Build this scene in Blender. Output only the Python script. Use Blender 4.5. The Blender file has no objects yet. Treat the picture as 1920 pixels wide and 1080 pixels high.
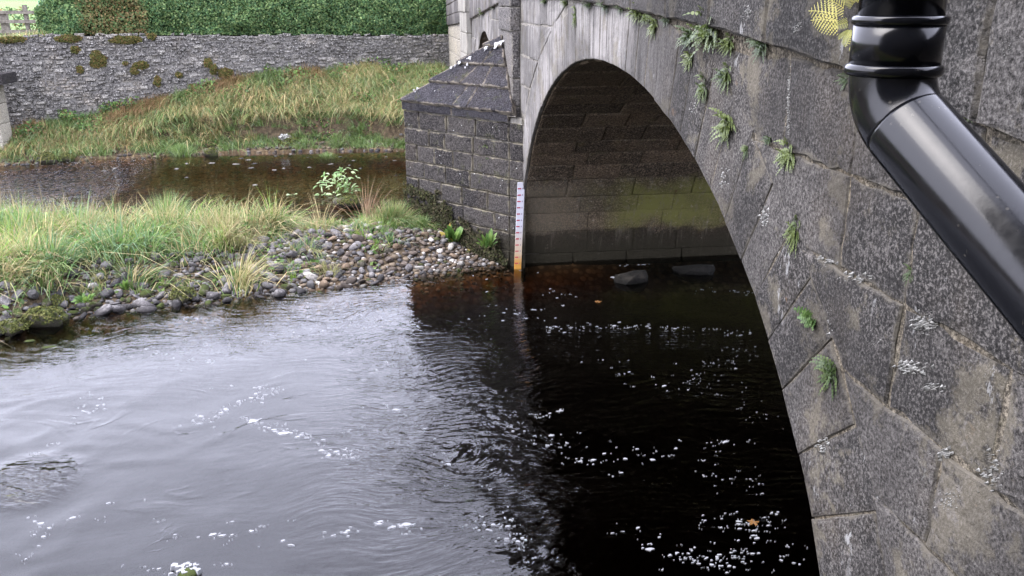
import bpy, bmesh, math, random
import numpy as np
from mathutils import Vector, Matrix, noise as mnoise
random.seed(7); RNG = np.random.default_rng(7)
S = bpy.context.scene
COL = S.collection
# ------------------------------------------------------------------ camera
F_PX, PITCH, ROLL, YAW, HC, DC = 1600.0, 0.31947, -0.00237, 0.13812, 3.96312, 1.96242
Fv = Vector((math.sin(YAW)*math.cos(PITCH), math.cos(YAW)*math.cos(PITCH), -math.sin(PITCH)))
Rv = Vector((math.cos(YAW), -math.sin(YAW), 0)); Uv = Rv.cross(Fv)
R2 = Rv*math.cos(ROLL)+Uv*math.sin(ROLL); U2 = -Rv*math.sin(ROLL)+Uv*math.cos(ROLL)
CAM = Vector((-DC, 0, HC))
cd = bpy.data.cameras.new('camera'); cam = bpy.data.objects.new('camera', cd); COL.objects.link(cam)
cd.sensor_width = 36.0; cd.lens = F_PX/1920*36.0; cd.clip_start = 0.05; cd.clip_end = 2000
M = Matrix((R2, U2, -Fv)).transposed().to_4x4(); M.translation = CAM
cam.matrix_world = M
S.camera = cam
# ------------------------------------------------------------------ light
SUN_EL, SUN_AZ = 55.0, -95.0      # azimuth from +Y towards +X
W = bpy.data.worlds.new('World'); S.world = W; W.use_nodes = True
wt = W.node_tree; wt.nodes.clear()
sk = wt.nodes.new('ShaderNodeTexSky'); sk.sky_type = 'NISHITA'; sk.sun_disc = False
sk.sun_elevation = math.radians(SUN_EL); sk.sun_rotation = math.radians(SUN_AZ)
sk.air_density = 1.6; sk.dust_density = 5.0; sk.ozone_density = 1.5
hs = wt.nodes.new('ShaderNodeHueSaturation'); hs.inputs['Saturation'].default_value = 0.36
tint = wt.nodes.new('ShaderNodeMix'); tint.data_type = 'RGBA'; tint.blend_type = 'MULTIPLY'; tint.inputs[0].default_value = 1
tint.inputs[7].default_value = (1.0, 0.985, 1.03, 1)
bg = wt.nodes.new('ShaderNodeBackground'); bg.inputs[1].default_value = 0.15
wo = wt.nodes.new('ShaderNodeOutputWorld')
wt.links.new(sk.outputs[0], hs.inputs['Color']); 
cl = wt.nodes.new('ShaderNodeMix'); cl.data_type = 'RGBA'; cl.inputs[0].default_value = .7       # even cloud layer over the sky
cl.inputs[7].default_value = (8.5, 8.8, 10.5, 1)
wt.links.new(hs.outputs[0], cl.inputs[6]); wt.links.new(cl.outputs[2], tint.inputs[6])
wt.links.new(tint.outputs[2], bg.inputs[0]); wt.links.new(bg.outputs[0], wo.inputs[0])
sl = bpy.data.lights.new('sun', 'SUN'); sl.energy = 0.5; sl.angle = math.radians(40); sl.color = (1.0, 0.96, 0.9)
so = bpy.data.objects.new('sun', sl); COL.objects.link(so)
az, el = math.radians(SUN_AZ), math.radians(SUN_EL)
sdir = Vector((math.sin(az)*math.cos(el), math.cos(az)*math.cos(el), math.sin(el)))
so.rotation_euler = sdir.to_track_quat('Z', 'Y').to_euler(); so.location = sdir*60
vs = S.view_settings; vs.view_transform = 'Standard'; vs.look = 'None'; vs.gamma = 1; vs.use_curve_mapping = False
vs.exposure = 2.52
S.cycles.use_denoising = True
S.cycles.max_bounces = 8; S.cycles.transparent_max_bounces = 12
# ------------------------------------------------------------------ helpers
def ray(px, py): return Fv + R2*((px-960)/F_PX) - U2*((py-540)/F_PX)
def hit(px, py, ax, v):
    d = ray(px, py); return CAM + d*((v-CAM[ax])/d[ax])
def face(px, py, x=0.0): return hit(px, py, 0, x)
def water(px, py, z=0.0): return hit(px, py, 2, z)
def topx(P):
    v = Vector(P)-CAM; z = v.dot(Fv); return (960+F_PX*v.dot(R2)/z, 540-F_PX*v.dot(U2)/z, z)

def interp(x, pts):
    if x <= pts[0][0]: return pts[0][1]
    for (a, b), (c, d) in zip(pts, pts[1:]):
        if x <= c: return b+(d-b)*(x-a)/(c-a)
    return pts[-1][1]

def tag(o, label=None, cat=None, group=None, kind=None):
    if label: o['label'] = label
    if cat: o['category'] = cat
    if group: o['group'] = group
    if kind: o['kind'] = kind
    return o
def empty(name, loc=(0, 0, 0)):
    o = bpy.data.objects.new(name, None); COL.objects.link(o); o.location = loc; o.empty_display_size = .2; return o

class MB:
    def __init__(s): s.v = []; s.f = []; s.e = []; s.n = 0
    def add(s, vs, fs, ed=None):
        k = len(s.v); s.v += [tuple(p) for p in vs]; s.f += [tuple(i+k for i in f) for f in fs]
        s.e += list(ed) if ed is not None else [0.0]*len(vs)
    def box(s, lo, hi):
        x0, y0, z0 = lo; x1, y1, z1 = hi
        s.add([(x0,y0,z0),(x1,y0,z0),(x1,y1,z0),(x0,y1,z0),(x0,y0,z1),(x1,y0,z1),(x1,y1,z1),(x0,y1,z1)],
              [(3,2,1,0),(4,5,6,7),(0,1,5,4),(1,2,6,5),(2,3,7,6),(3,0,4,7)])
    def mesh(s, name, smooth=False):
        me = bpy.data.meshes.new(name); me.from_pydata(s.v, [], s.f); me.update()
        if any(s.e):
            a = me.attributes.new('edge', 'FLOAT', 'POINT'); a.data.foreach_set('value', s.e)
        if smooth: me.polygons.foreach_set('use_smooth', [True]*len(me.polygons))
        return me
    def build(s, name, mat, parent=None, smooth=False, fix=False):
        org = parent_org(parent)
        if org.length > 0: s.v = [(a-org.x, b-org.y, c-org.z) for a, b, c in s.v]
        me = s.mesh(name, smooth)
        if fix:
            bm = bmesh.new(); bm.from_mesh(me); bmesh.ops.recalc_face_normals(bm, faces=bm.faces); bm.to_mesh(me); bm.free()
        me.materials.append(mat)
        o = bpy.data.objects.new(name, me); COL.objects.link(o)
        if parent: o.parent = parent
        return o
def parent_org(p):
    v = Vector((0, 0, 0))
    while p is not None: v += Vector(p.location); p = p.parent
    return v
def npmesh(name, V, faces, mat, parent=None, col=None, smooth=False, nper=3):
    """fast mesh from arrays; faces (n, nper)"""
    me = bpy.data.meshes.new(name); V = np.asarray(V, dtype=np.float32)
    org = parent_org(parent); V = V-np.array(org, dtype=np.float32)
    faces = np.asarray(faces, dtype=np.int32)
    me.vertices.add(len(V)); me.vertices.foreach_set('co', V.ravel())
    me.loops.add(faces.size); me.loops.foreach_set('vertex_index', faces.ravel())
    me.polygons.add(len(faces)); me.polygons.foreach_set('loop_start', np.arange(0, faces.size, faces.shape[1], dtype=np.int32))
    me.polygons.foreach_set('loop_total', np.full(len(faces), faces.shape[1], dtype=np.int32))
    me.update(calc_edges=True)
    if col is not None:
        a = me.color_attributes.new('col', 'FLOAT_COLOR', 'POINT')
        c = np.ones((len(V), 4), np.float32); c[:, :3] = col; a.data.foreach_set('color', c.ravel())
    if smooth: me.polygons.foreach_set('use_smooth', np.ones(len(faces), bool))
    me.materials.append(mat)
    o = bpy.data.objects.new(name, me); COL.objects.link(o)
    if parent: o.parent = parent
    return o

# ------------------------------------------------------------------ materials
class NT:
    def __init__(s, name):
        s.m = bpy.data.materials.new(name); s.m.use_nodes = True; s.t = s.m.node_tree; s.t.nodes.clear()
        s.out = s.n('ShaderNodeOutputMaterial')
    def n(s, ty, **k):
        x = s.t.nodes.new(ty)
        for a, b in k.items(): setattr(x, a, b)
        return x
    def l(s, a, b): s.t.links.new(a, b)
    def put(s, sock, v):
        if isinstance(v, bpy.types.NodeSocket): s.l(v, sock)
        elif isinstance(v, tuple) and len(v) == 3 and len(sock.default_value) == 4: sock.default_value = (*v, 1)
        else: sock.default_value = v
    def pos(s): return s.n('ShaderNodeNewGeometry').outputs['Position']
    def obj(s): return s.n('ShaderNodeTexCoord').outputs['Object']
    def map(s, v, sc=(1, 1, 1), rot=(0, 0, 0), loc=(0, 0, 0)):
        x = s.n('ShaderNodeMapping'); s.l(v, x.inputs[0]); x.inputs['Scale'].default_value = sc; x.inputs['Rotation'].default_value = rot
        x.inputs['Location'].default_value = loc; return x.outputs[0]
    def noise(s, v, sc, det=4, rough=.55, dist=0):
        x = s.n('ShaderNodeTexNoise'); s.l(v, x.inputs['Vector']); x.inputs['Scale'].default_value = sc
        x.inputs['Detail'].default_value = det; x.inputs['Roughness'].default_value = rough; x.inputs['Distortion'].default_value = dist
        return x.outputs['Fac']
    def vor(s, v, sc, feat='F1', out='Distance', rnd=1):
        x = s.n('ShaderNodeTexVoronoi', feature=feat); s.l(v, x.inputs['Vector']); x.inputs['Scale'].default_value = sc
        x.inputs['Randomness'].default_value = rnd
        return x.outputs[out]
    def ramp(s, f, a, b, lo=0., hi=1.):
        x = s.n('ShaderNodeMapRange'); x.interpolation_type = 'SMOOTHSTEP'; s.put(x.inputs[0], f)
        x.inputs[1].default_value = a; x.inputs[2].default_value = b; x.inputs[3].default_value = lo; x.inputs[4].default_value = hi
        return x.outputs[0]
    def math(s, op, a, b=0.0, c=0.0):
        x = s.n('ShaderNodeMath', operation=op); s.put(x.inputs[0], a); s.put(x.inputs[1], b); s.put(x.inputs[2], c); return x.outputs[0]
    def mix(s, f, a, b, bl='MIX'):
        x = s.n('ShaderNodeMix', data_type='RGBA', blend_type=bl); s.put(x.inputs[0], f); s.put(x.inputs[6], a); s.put(x.inputs[7], b)
        return x.outputs[2]
    def sep(s, v):
        x = s.n('ShaderNodeSeparateXYZ'); s.l(v, x.inputs[0]); return x.outputs
    def attr(s, name, out='Fac'):
        x = s.n('ShaderNodeAttribute', attribute_name=name); return x.outputs[out]
    def rnd(s): return s.n('ShaderNodeObjectInfo').outputs['Random']
    def bump(s, h, dist, strength=1.0, nrm=None):
        x = s.n('ShaderNodeBump'); s.put(x.inputs['Height'], h); x.inputs['Distance'].default_value = dist
        x.inputs['Strength'].default_value = strength
        if nrm: s.l(nrm, x.inputs['Normal'])
        return x.outputs[0]
    def princ(s, col, rough=.9, nrm=None, spec=.3, **k):
        x = s.n('ShaderNodeBsdfPrincipled'); s.put(x.inputs['Base Color'], col); s.put(x.inputs['Roughness'], rough)
        x.inputs['Specular IOR Level'].default_value = spec
        if nrm: s.l(nrm, x.inputs['Normal'])
        for a, b in k.items(): s.put(x.inputs[a.replace('_', ' ')], b)
        s.l(x.outputs[0], s.out.inputs[0]); return x

def stone_mat(name, c1, c2, mortar, grain=1.0, lichen=.5, streak=None, smear=.5, mossy=0., bumpd=.004, low_dark=None, algae=False, face_band=None, crust=False):
    t = NT(name); p = t.pos(); r = t.rnd()
    big = t.noise(p, 1.3, 5, .6); med = t.noise(p, 7, 6, .65); fine = t.noise(p, 68/grain, 3, .75); fine2 = t.noise(p, 190/grain, 2, .6)
    c = t.mix(t.ramp(t.math('ADD', med, t.math('MULTIPLY', t.math('SUBTRACT', r, .5), .5)), .35, .68), c1, c2)
    c = t.mix(t.ramp(big, .5, .72, 0, .55), c, tuple(x*y for x, y in zip(c2, (1.25, 1.12, .95))))
    # mineral grain
    c = t.mix(t.ramp(fine, .5, .62, 0, .75), c, tuple(min(.7, x*2.2) for x in c2))
    c = t.mix(t.ramp(fine, .48, .36, 0, .8), c, tuple(x*.3 for x in c1))
    c = t.mix(t.ramp(fine2, .6, .75, 0, .5), c, tuple(min(.8, x*2.6) for x in c2))
    if streak:
        y0, y1, z0, z1, scol = streak
        s = t.sep(p)
        st = t.noise(t.map(p, (3, 5.5, .35)), 2.2, 4, .7)
        st2 = t.noise(t.map(p, (6, 16, .5)), 1.5, 3, .6)
        m = t.math('MULTIPLY', t.ramp(s[1], y0, y0+2.4), t.ramp(s[1], y1+.6, y1))
        m = t.math('MULTIPLY', m, t.ramp(s[2], z0, z0+1.0))
        m = t.math('MULTIPLY', m, t.ramp(s[2], z1+.15, z1-.1, .25, 1))
        a = t.math('ADD', t.math('MULTIPLY', st, .65), t.math('MULTIPLY', st2, .5))
        c = t.mix(t.math('MULTIPLY', m, t.ramp(a, .42, .68, .25, .95)), c, scol)
        c = t.mix(t.math('MULTIPLY', m, t.ramp(st2, .43, .3, 0, .75)), c, tuple(x*.8 for x in c1))
    if crust:   # lichen crusts, lime splashes and rusty patches
        m1 = t.noise(p, 1.9, 6, .72); c = t.mix(t.ramp(m1, .53, .6, 0, .55), c, tuple(x*y for x, y in zip(c2, (2.1, 2.0, 1.6)))); m5 = t.noise(p, 5.5, 6, .8); c = t.mix(t.ramp(m5, .57, .66, 0, .5), c, tuple(x*2.6 for x in c2))
        m2 = t.noise(t.map(p, (1, 1, .45), (0, 0, 0), (3, 1, 7)), 7.5, 6, .8); w3 = t.noise(t.map(p, (1, 1, 1), (0, 0, 0), (9, 4, 2)), 1.3, 3, .5)
        c = t.mix(t.math('MULTIPLY', t.ramp(m2, .6, .63), t.ramp(w3, .5, .58, 0, .8)), c, (.2, .2, .195))
        m3 = t.noise(t.map(p, (1, 1, 1), (0, 0, 0), (1, 8, 5)), 2.4, 5, .75)
        c = t.mix(t.ramp(m3, .66, .74, 0, .55), c, (.16, .1, .055))
        m4 = t.noise(t.map(p, (1, 1, 1), (0, 0, 0), (5, 2, 1)), .8, 4, .6)
        c = t.mix(t.ramp(m4, .42, .6, 0, .5), c, tuple(x*.75 for x in c1))
    # mortar smears from joints
    e = t.attr('edge')
    en = t.math('ADD', e, t.math('MULTIPLY', t.math('SUBTRACT', t.noise(p, 8, 6, .75), .5), 2.6))
    c = t.mix(t.ramp(en, .6, 1.15, 0, smear), c, mortar)
    if lichen:
        v = t.noise(p, 14, 5, .75); w = t.noise(p, 2.1, 3, .5)
        c = t.mix(t.math('MULTIPLY', t.ramp(v, .66, .72), t.math('MULTIPLY', t.ramp(w, .5, .6), lichen)), c, (.62, .62, .6))
        d = t.vor(p, 6.5); w2 = t.noise(p, 30, 4, .7)
        c = t.mix(t.math('MULTIPLY', t.ramp(t.math('ADD', d, t.math('MULTIPLY', w2, .12)), .13, .1), lichen), c, (.55, .56, .54))
    if mossy:
        v = t.noise(p, 4, 6, .7)
        c = t.mix(t.ramp(v, .56, .66, 0, mossy), c, (.05, .055, .02))
    if algae:
        s = t.sep(p); v = t.noise(p, 1.1, 4, .6)
        zz = t.math('ADD', s[2], t.math('MULTIPLY', t.math('SUBTRACT', t.noise(p, 1.6, 5, .7), .5), .9)); xx = t.math('ADD', s[0], t.math('MULTIPLY', t.math('SUBTRACT', t.noise(p, 1.3, 5, .7), .5), 2.0))
        g = t.math('MULTIPLY', t.ramp(zz, .35, .8), t.ramp(zz, 1.55, 1.1))
        g = t.math('MULTIPLY', g, t.ramp(xx, .7, 2.2))
        g = t.math('MULTIPLY', g, t.ramp(s[2], 3.0, 2.0))
        c = t.mix(t.math('MULTIPLY', g, t.ramp(v, .3, .55, .5, 1.)), c, (.1, .1, .032))
        pale = t.math('MULTIPLY', t.ramp(s[2], 1.5, 1.2), t.ramp(s[0], 1.6, .3))
        c = t.mix(t.math('MULTIPLY', pale, .55), c, (.115, .1, .072))
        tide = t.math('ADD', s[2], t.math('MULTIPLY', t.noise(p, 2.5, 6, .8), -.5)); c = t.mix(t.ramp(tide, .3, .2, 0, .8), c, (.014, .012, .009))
        st = t.noise(t.map(p, (9, 9, .8)), 1.3, 5, .7); c = t.mix(t.math('MULTIPLY', t.ramp(st, .52, .66), t.ramp(s[2], 2.2, 1.0, 0, .45)), c, (.1, .09, .07)); c = t.mix(t.ramp(t.noise(p, 4, 6, .8), .6, .68, 0, .6), c, (.055, .03, .016)); c = t.mix(t.ramp(t.noise(t.map(p, (1, 1, 1), (0, 0, 0), (3, 3, 3)), 3, 6, .8), .58, .7, 0, .7), c, (.018, .015, .012))
        gw = t.math('MULTIPLY', t.ramp(t.noise(p, 7, 6, .85), .6, .65), t.ramp(s[2], 1.8, 1.3))
        c = t.mix(t.math('MULTIPLY', gw, .7), c, (.2, .18, .15))
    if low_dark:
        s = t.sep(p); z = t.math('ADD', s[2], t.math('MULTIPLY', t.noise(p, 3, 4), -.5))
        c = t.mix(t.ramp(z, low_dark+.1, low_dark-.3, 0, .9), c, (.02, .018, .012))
    h = t.math('ADD', t.math('MULTIPLY', fine, .6), t.math('MULTIPLY', fine2, .25)); h = t.math('ADD', h, t.ramp(t.noise(p, 11, 5, .7), .62, .7, 0, -1.2))
    nn = t.bump(h, bumpd, .9); nn = t.bump(t.math('ADD', t.noise(p, 16, 5, .7), t.math('MULTIPLY', t.noise(p, 4, 3), .8)), bumpd*4, .8, nn)
    t.princ(c, t.ramp(med, .3, .7, .88, 1), nn, .06)
    return t.m

MORTAR_C = (.27, .24, .19)
GRIT1, GRIT2 = (.0235, .0225, .0215), (.054, .0505, .047)
m_face = stone_mat('gritstone_face', GRIT1, GRIT2, (.08, .073, .06), 1, .0, (5.2, 30, 1.2, 4.15, (.2, .19, .18)), .85, crust=True)
m_par = stone_mat('gritstone_parapet', (.021, .0205, .0198), (.046, .0435, .041), (.08, .073, .06), 1, .0, (9.5, 30, 3, 5.2, (.15, .14, .135)), .6, crust=True)
m_pil = stone_mat('gritstone_pilaster', (.05, .047, .046), (.085, .08, .075), (.16, .15, .12), 1.5, .5, (15.5, 30, 0, 6, (.24, .23, .2)), .5)
m_cut = stone_mat('dark_gritstone', (.0155, .0145, .0145), (.036, .033, .031), (.15, .135, .1), 1.6, .55, None, .85, .25, .006, .35)
m_cope = stone_mat('coping_gritstone', (.013, .0125, .0145), (.025, .024, .0265), (.2, .175, .14), 1.5, .7, None, .7, .3, .006)
m_abut = stone_mat('pale_abutment_stone', (.14, .13, .11), (.2, .185, .15), (.22, .2, .16), 1.5, .4, None, .5)
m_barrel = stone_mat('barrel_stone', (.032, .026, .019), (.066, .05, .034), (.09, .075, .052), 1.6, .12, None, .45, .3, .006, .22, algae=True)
m_rub = stone_mat('rubble_stone', (.06, .058, .056), (.17, .162, .145), (.2, .18, .15), 2, 1.0, None, .2, .15, .01)
m_pier = stone_mat('gatepier_stone', (.16, .15, .125), (.22, .205, .165), (.22, .2, .16), 1.5, .3, None, .3, .2)

def simple_mat(name, c1, c2, sc=8, rough=.9, bump=.004, spec=.3, metal=0):
    t = NT(name); p = t.pos(); a = t.noise(p, sc, 5, .65)
    c = t.mix(t.ramp(a, .35, .65), c1, c2)
    t.princ(c, rough, t.bump(t.noise(p, sc*5, 4, .7), bump, .8), spec); return t.m
m_mortar = stone_mat('old_mortar', (.03, .027, .022), (.08, .07, .054), MORTAR_C, 1.2, .4, (6.5, 30, 1.3, 4.2, (.2, .19, .17)), .3, .2, .008)
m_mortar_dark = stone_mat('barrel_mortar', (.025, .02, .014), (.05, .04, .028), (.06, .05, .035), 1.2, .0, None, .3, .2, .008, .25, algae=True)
m_wood = simple_mat('weathered_wood', (.07, .062, .05), (.15, .135, .11), 12)
m_white = simple_mat('white_board', (.38, .38, .4), (.42, .42, .44), 5, .45, .0005)
m_red = simple_mat('red_paint', (.22, .015, .03), (.28, .025, .04), 5, .5, .0005)
m_tick = simple_mat('dark_ink', (.1, .08, .12), (.14, .12, .15), 5, .5, .0005)
m_green = simple_mat('green_top', (.02, .12, .08), (.03, .16, .1), 5, .5, .0005)

def board_mat():
    t = NT('gauge_board'); p = t.pos(); s = t.sep(p); z = t.math('ADD', s[2], t.math('MULTIPLY', t.math('SUBTRACT', t.noise(p, 6, 4), .5), .16))
    c = t.mix(t.ramp(z, .75, .3), (.4, .4, .44), (.38, .31, .22)); c = t.mix(t.ramp(z, .3, .06), c, (.38, .19, .035))
    c = t.mix(t.ramp(t.noise(p, 20, 4, .7), .55, .75, 0, .35), c, (.26, .24, .2))
    t.princ(c, .6, None, .2); return t.m
m_board = board_mat()

def veg_mat(name, rough=.65, trans=.35):
    t = NT(name); c = t.attr('col', 'Color')
    c = t.mix(t.ramp(t.noise(t.pos(), 5, 3), .35, .65, 0, .35), c, t.mix(1, c, (.75, .8, .6), 'MULTIPLY'))
    d = t.princ(c, rough, None, .25)
    tr = t.n('ShaderNodeBsdfTranslucent'); t.l(c, tr.inputs[0])
    mx = t.n('ShaderNodeMixShader'); mx.inputs[0].default_value = trans; t.l(d.outputs[0], mx.inputs[1]); t.l(tr.outputs[0], mx.inputs[2])
    t.l(mx.outputs[0], t.out.inputs[0]); return t.m
m_veg = veg_mat('leafy_green'); m_moss = veg_mat('moss_fuzz', .95, .1)

def col_mat(name, rough=.85, bump=.006, sc=30):
    t = NT(name); p = t.obj(); c = t.attr('col', 'Color'); pp = t.pos()
    c = t.mix(t.ramp(t.noise(pp, sc, 4, .7), .4, .7, 0, .6), c, t.mix(1, c, (.6, .6, .6), 'MULTIPLY'))
    t.princ(c, rough, t.bump(t.noise(pp, sc*2, 4, .7), bump, .8), .12); return t.m
m_gravel = col_mat('gravel_stones')

def cobble_mat(name, c1, c2, moss=0.):
    t = NT(name); p = t.obj(); pp = t.pos(); r = t.rnd()
    a = t.noise(p, 2.6, 5, .65)
    c = t.mix(t.ramp(t.math('ADD', a, t.math('MULTIPLY', t.math('SUBTRACT', r, .5), .4)), .3, .7), c1, c2)
    c = t.mix(t.ramp(t.noise(pp, 60, 4, .7), .5, .7, 0, .5), c, tuple(min(.7, x*1.6) for x in c2))
    z = t.sep(pp)[2]
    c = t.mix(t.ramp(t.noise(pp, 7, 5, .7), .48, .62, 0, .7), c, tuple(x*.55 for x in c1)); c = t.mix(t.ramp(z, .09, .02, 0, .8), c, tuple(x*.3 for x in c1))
    if moss:
        c = t.mix(t.ramp(t.math('ADD', t.noise(pp, 9, 5, .7), t.math('MULTIPLY', t.sep(t.n('ShaderNodeNewGeometry').outputs['Normal'])[2], .15)), .5, .62, 0, moss), c, (.035, .045, .012))
    t.princ(c, .9, t.bump(t.math('ADD', t.noise(pp, 40, 4, .7), t.noise(pp, 110, 3)), .008, .9), .12); return t.m
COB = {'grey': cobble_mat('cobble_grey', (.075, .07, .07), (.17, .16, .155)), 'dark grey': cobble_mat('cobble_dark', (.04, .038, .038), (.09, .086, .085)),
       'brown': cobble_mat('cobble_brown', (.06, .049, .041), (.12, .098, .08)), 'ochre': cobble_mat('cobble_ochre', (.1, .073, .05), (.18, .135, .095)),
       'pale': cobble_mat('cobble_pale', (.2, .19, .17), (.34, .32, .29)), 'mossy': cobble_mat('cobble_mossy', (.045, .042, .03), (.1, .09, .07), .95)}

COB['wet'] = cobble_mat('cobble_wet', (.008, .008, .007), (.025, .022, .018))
def ground_mat():
    t = NT('river_ground'); p = t.pos(); s = t.sep(p)
    a = t.noise(p, 1.2, 6, .65); b = t.noise(p, 9, 5, .7); v = t.vor(p, 9, 'F1', 'Color'); vd = t.vor(p, 9)
    sv = t.sep(v)
    bed = t.mix(sv[0], (.07, .045, .025), (.2, .14, .08)); bed = t.mix(t.ramp(vd, .3, .6, 0, .8), bed, (.05, .035, .02)); bed = t.mix(t.ramp(s[2], -.22, -.55), bed, (.018, .013, .008))   # bed colour turns even and dark in the deep channel
    earth = t.mix(t.ramp(b, .35, .7), (.035, .026, .016), (.1, .075, .045))
    gr = t.mix(t.ramp(a, .4, .6), (.055, .075, .02), (.13, .11, .05))
    c = t.mix(t.ramp(t.math('ADD', s[2], t.math('MULTIPLY', b, .15)), .02, .16), bed, earth)
    c = t.mix(t.ramp(t.math('ADD', s[2], t.math('MULTIPLY', b, .5)), .9, 1.3), c, gr)
    hill = t.mix(t.ramp(t.noise(p, .03, 4), .4, .6), (.06, .11, .025), (.09, .14, .04))
    c = t.mix(t.ramp(s[1], 32, 40), c, hill)
    t.princ(c, .95, t.bump(t.math('ADD', b, t.math('MULTIPLY', vd, -.6)), .04, .9), .2); return t.m
m_ground = ground_mat()

BOIL, BOIL2 = water(45, 905), water(800, 870)
def water_mat():
    t = NT('peaty_river_water'); p = t.pos(); s = t.sep(p)
    # warped coordinates so that ripples bend round eddies
    wn = t.n('ShaderNodeTexNoise'); t.l(p, wn.inputs['Vector']); wn.inputs['Scale'].default_value = .45; wn.inputs['Detail'].default_value = 2
    vm = t.n('ShaderNodeVectorMath', operation='MULTIPLY_ADD'); t.l(wn.outputs['Color'], vm.inputs[0]); vm.inputs[1].default_value = (1.6, 1.6, 0); t.l(p, vm.inputs[2])
    q = vm.outputs[0]
    far = t.ramp(s[1], 8.2, 10.6)
    edgeband = t.math('MULTIPLY', t.math('MULTIPLY', t.ramp(s[0], -3.4, -1.6), t.ramp(s[1], 4.0, 6.0)), t.ramp(s[1], 11.6, 9.4, .3, 1))     # broken water by the bridge
    n1 = t.noise(t.map(q, (1.5, 6.5, 1), (0, 0, .1)), 2.0, 3, .5)         # crests lying across the view
    n2 = t.noise(t.map(q, (2.5, 5, 1), (0, 0, -.5)), 3.4, 2, .5)
    n3 = t.noise(q, 1.1, 2, .4)
    crease = t.math('ABSOLUTE', t.math('SUBTRACT', t.noise(t.map(q, (1, 1.4, 1)), .9, 3, .5, .6), .5))
    crease = t.ramp(crease, 0.0, .03, 1, 0)
    patch = t.ramp(t.noise(p, .5, 3, .6), .5, .66)
    def disc(cx, cy, r0, r1):
        v_ = t.n('ShaderNodeVectorMath', operation='DISTANCE'); t.l(t.map(p, (1, 1, 0)), v_.inputs[0]); v_.inputs[1].default_value = (cx, cy, 0)
        return t.ramp(v_.outputs['Value'], r1, r0)
    eddy = t.math('MAXIMUM', disc(BOIL[0], BOIL[1], .25, .6), t.math('MULTIPLY', disc(BOIL2[0], BOIL2[1], .2, .9), .5))
    riff = t.math('MULTIPLY', t.ramp(s[1], 16.5, 18.5), t.ramp(s[0], -7.5, -9.0))
    stream = t.ramp(s[1], 15.5, 17.5)
    amp = t.math('ADD', .07, t.math('MULTIPLY', far, .42)); amp = t.math('MAXIMUM', amp, t.math('MULTIPLY', edgeband, 1.3))
    amp = t.math('ADD', amp, t.math('MULTIPLY', patch, .12)); amp = t.math('MULTIPLY', amp, t.ramp(stream, 0, 1, 1, .35)); amp = t.math('ADD', amp, t.math('MULTIPLY', riff, 5.0)); amp = t.math('ADD', amp, t.math('MULTIPLY', eddy, 2.2))
    h = t.math('ADD', t.math('MULTIPLY', n1, 1.), t.math('MULTIPLY', n2, .5))
    h = t.math('MULTIPLY', h, amp)
    h = t.math('ADD', h, t.math('MULTIPLY', n3, .4))
    h = t.math('ADD', h, t.math('MULTIPLY', t.math('MULTIPLY', crease, t.ramp(stream, 0, 1, 1, 0)), t.math('ADD', t.math('MULTIPLY', t.ramp(t.noise(p, .8, 2), .5, .62), .2), t.math('MULTIPLY', eddy, .6))))
    nn = t.bump(h, .014, 1.0)
    gl = t.n('ShaderNodeBsdfGlossy'); gl.inputs['Roughness'].default_value = .02; t.l(nn, gl.inputs['Normal'])
    tr = t.n('ShaderNodeBsdfTransparent')
    fr = t.n('ShaderNodeFresnel'); fr.inputs['IOR'].default_value = 1.38; t.l(nn, fr.inputs['Normal'])
    mx = t.n('ShaderNodeMixShader'); t.l(fr.outputs[0], mx.inputs[0]); t.l(tr.outputs[0], mx.inputs[1]); t.l(gl.outputs[0], mx.inputs[2])
    t.l(mx.outputs[0], t.out.inputs['Surface'])
    ab = t.n('ShaderNodeVolumeAbsorption'); ab.inputs['Color'].default_value = (.6, .4, .18, 1); ab.inputs['Density'].default_value = 4.6
    t.l(ab.outputs[0], t.out.inputs['Volume'])
    return t.m
m_water = water_mat()
def foam_mat():
    t = NT('white_foam'); t.princ((.2, .205, .215), .9, None, .05); return t.m
m_foam = foam_mat()
def pipe_mat():
    t = NT('black_pipe_plastic'); p = t.pos()
    sp = t.ramp(t.math('ADD', t.vor(p, 75), t.math('MULTIPLY', t.noise(p, 60, 3), .25)), .3, .2); w = t.ramp(t.noise(p, 9, 4), .5, .6)
    c = t.mix(t.ramp(t.noise(p, 25, 5, .7), .5, .8, 0, .5), (.003, .0033, .0045), (.01, .011, .013))
    c = t.mix(t.math('MULTIPLY', t.math('MULTIPLY', sp, w), .5), c, (.07, .065, .055))
    sc_ = t.ramp(t.noise(t.map(p, (60, 60, 6), (.6, 0, 0)), 1.6, 3), .72, .76)
    c = t.mix(t.math('MULTIPLY', sc_, .25), c, (.08, .075, .06))
    t.princ(c, t.ramp(t.noise(p, 18, 4, .7), .3, .75, .12, .24), t.bump(t.noise(p, 120, 3), .00008, .6), .3); return t.m
m_pipe = pipe_mat()

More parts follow.
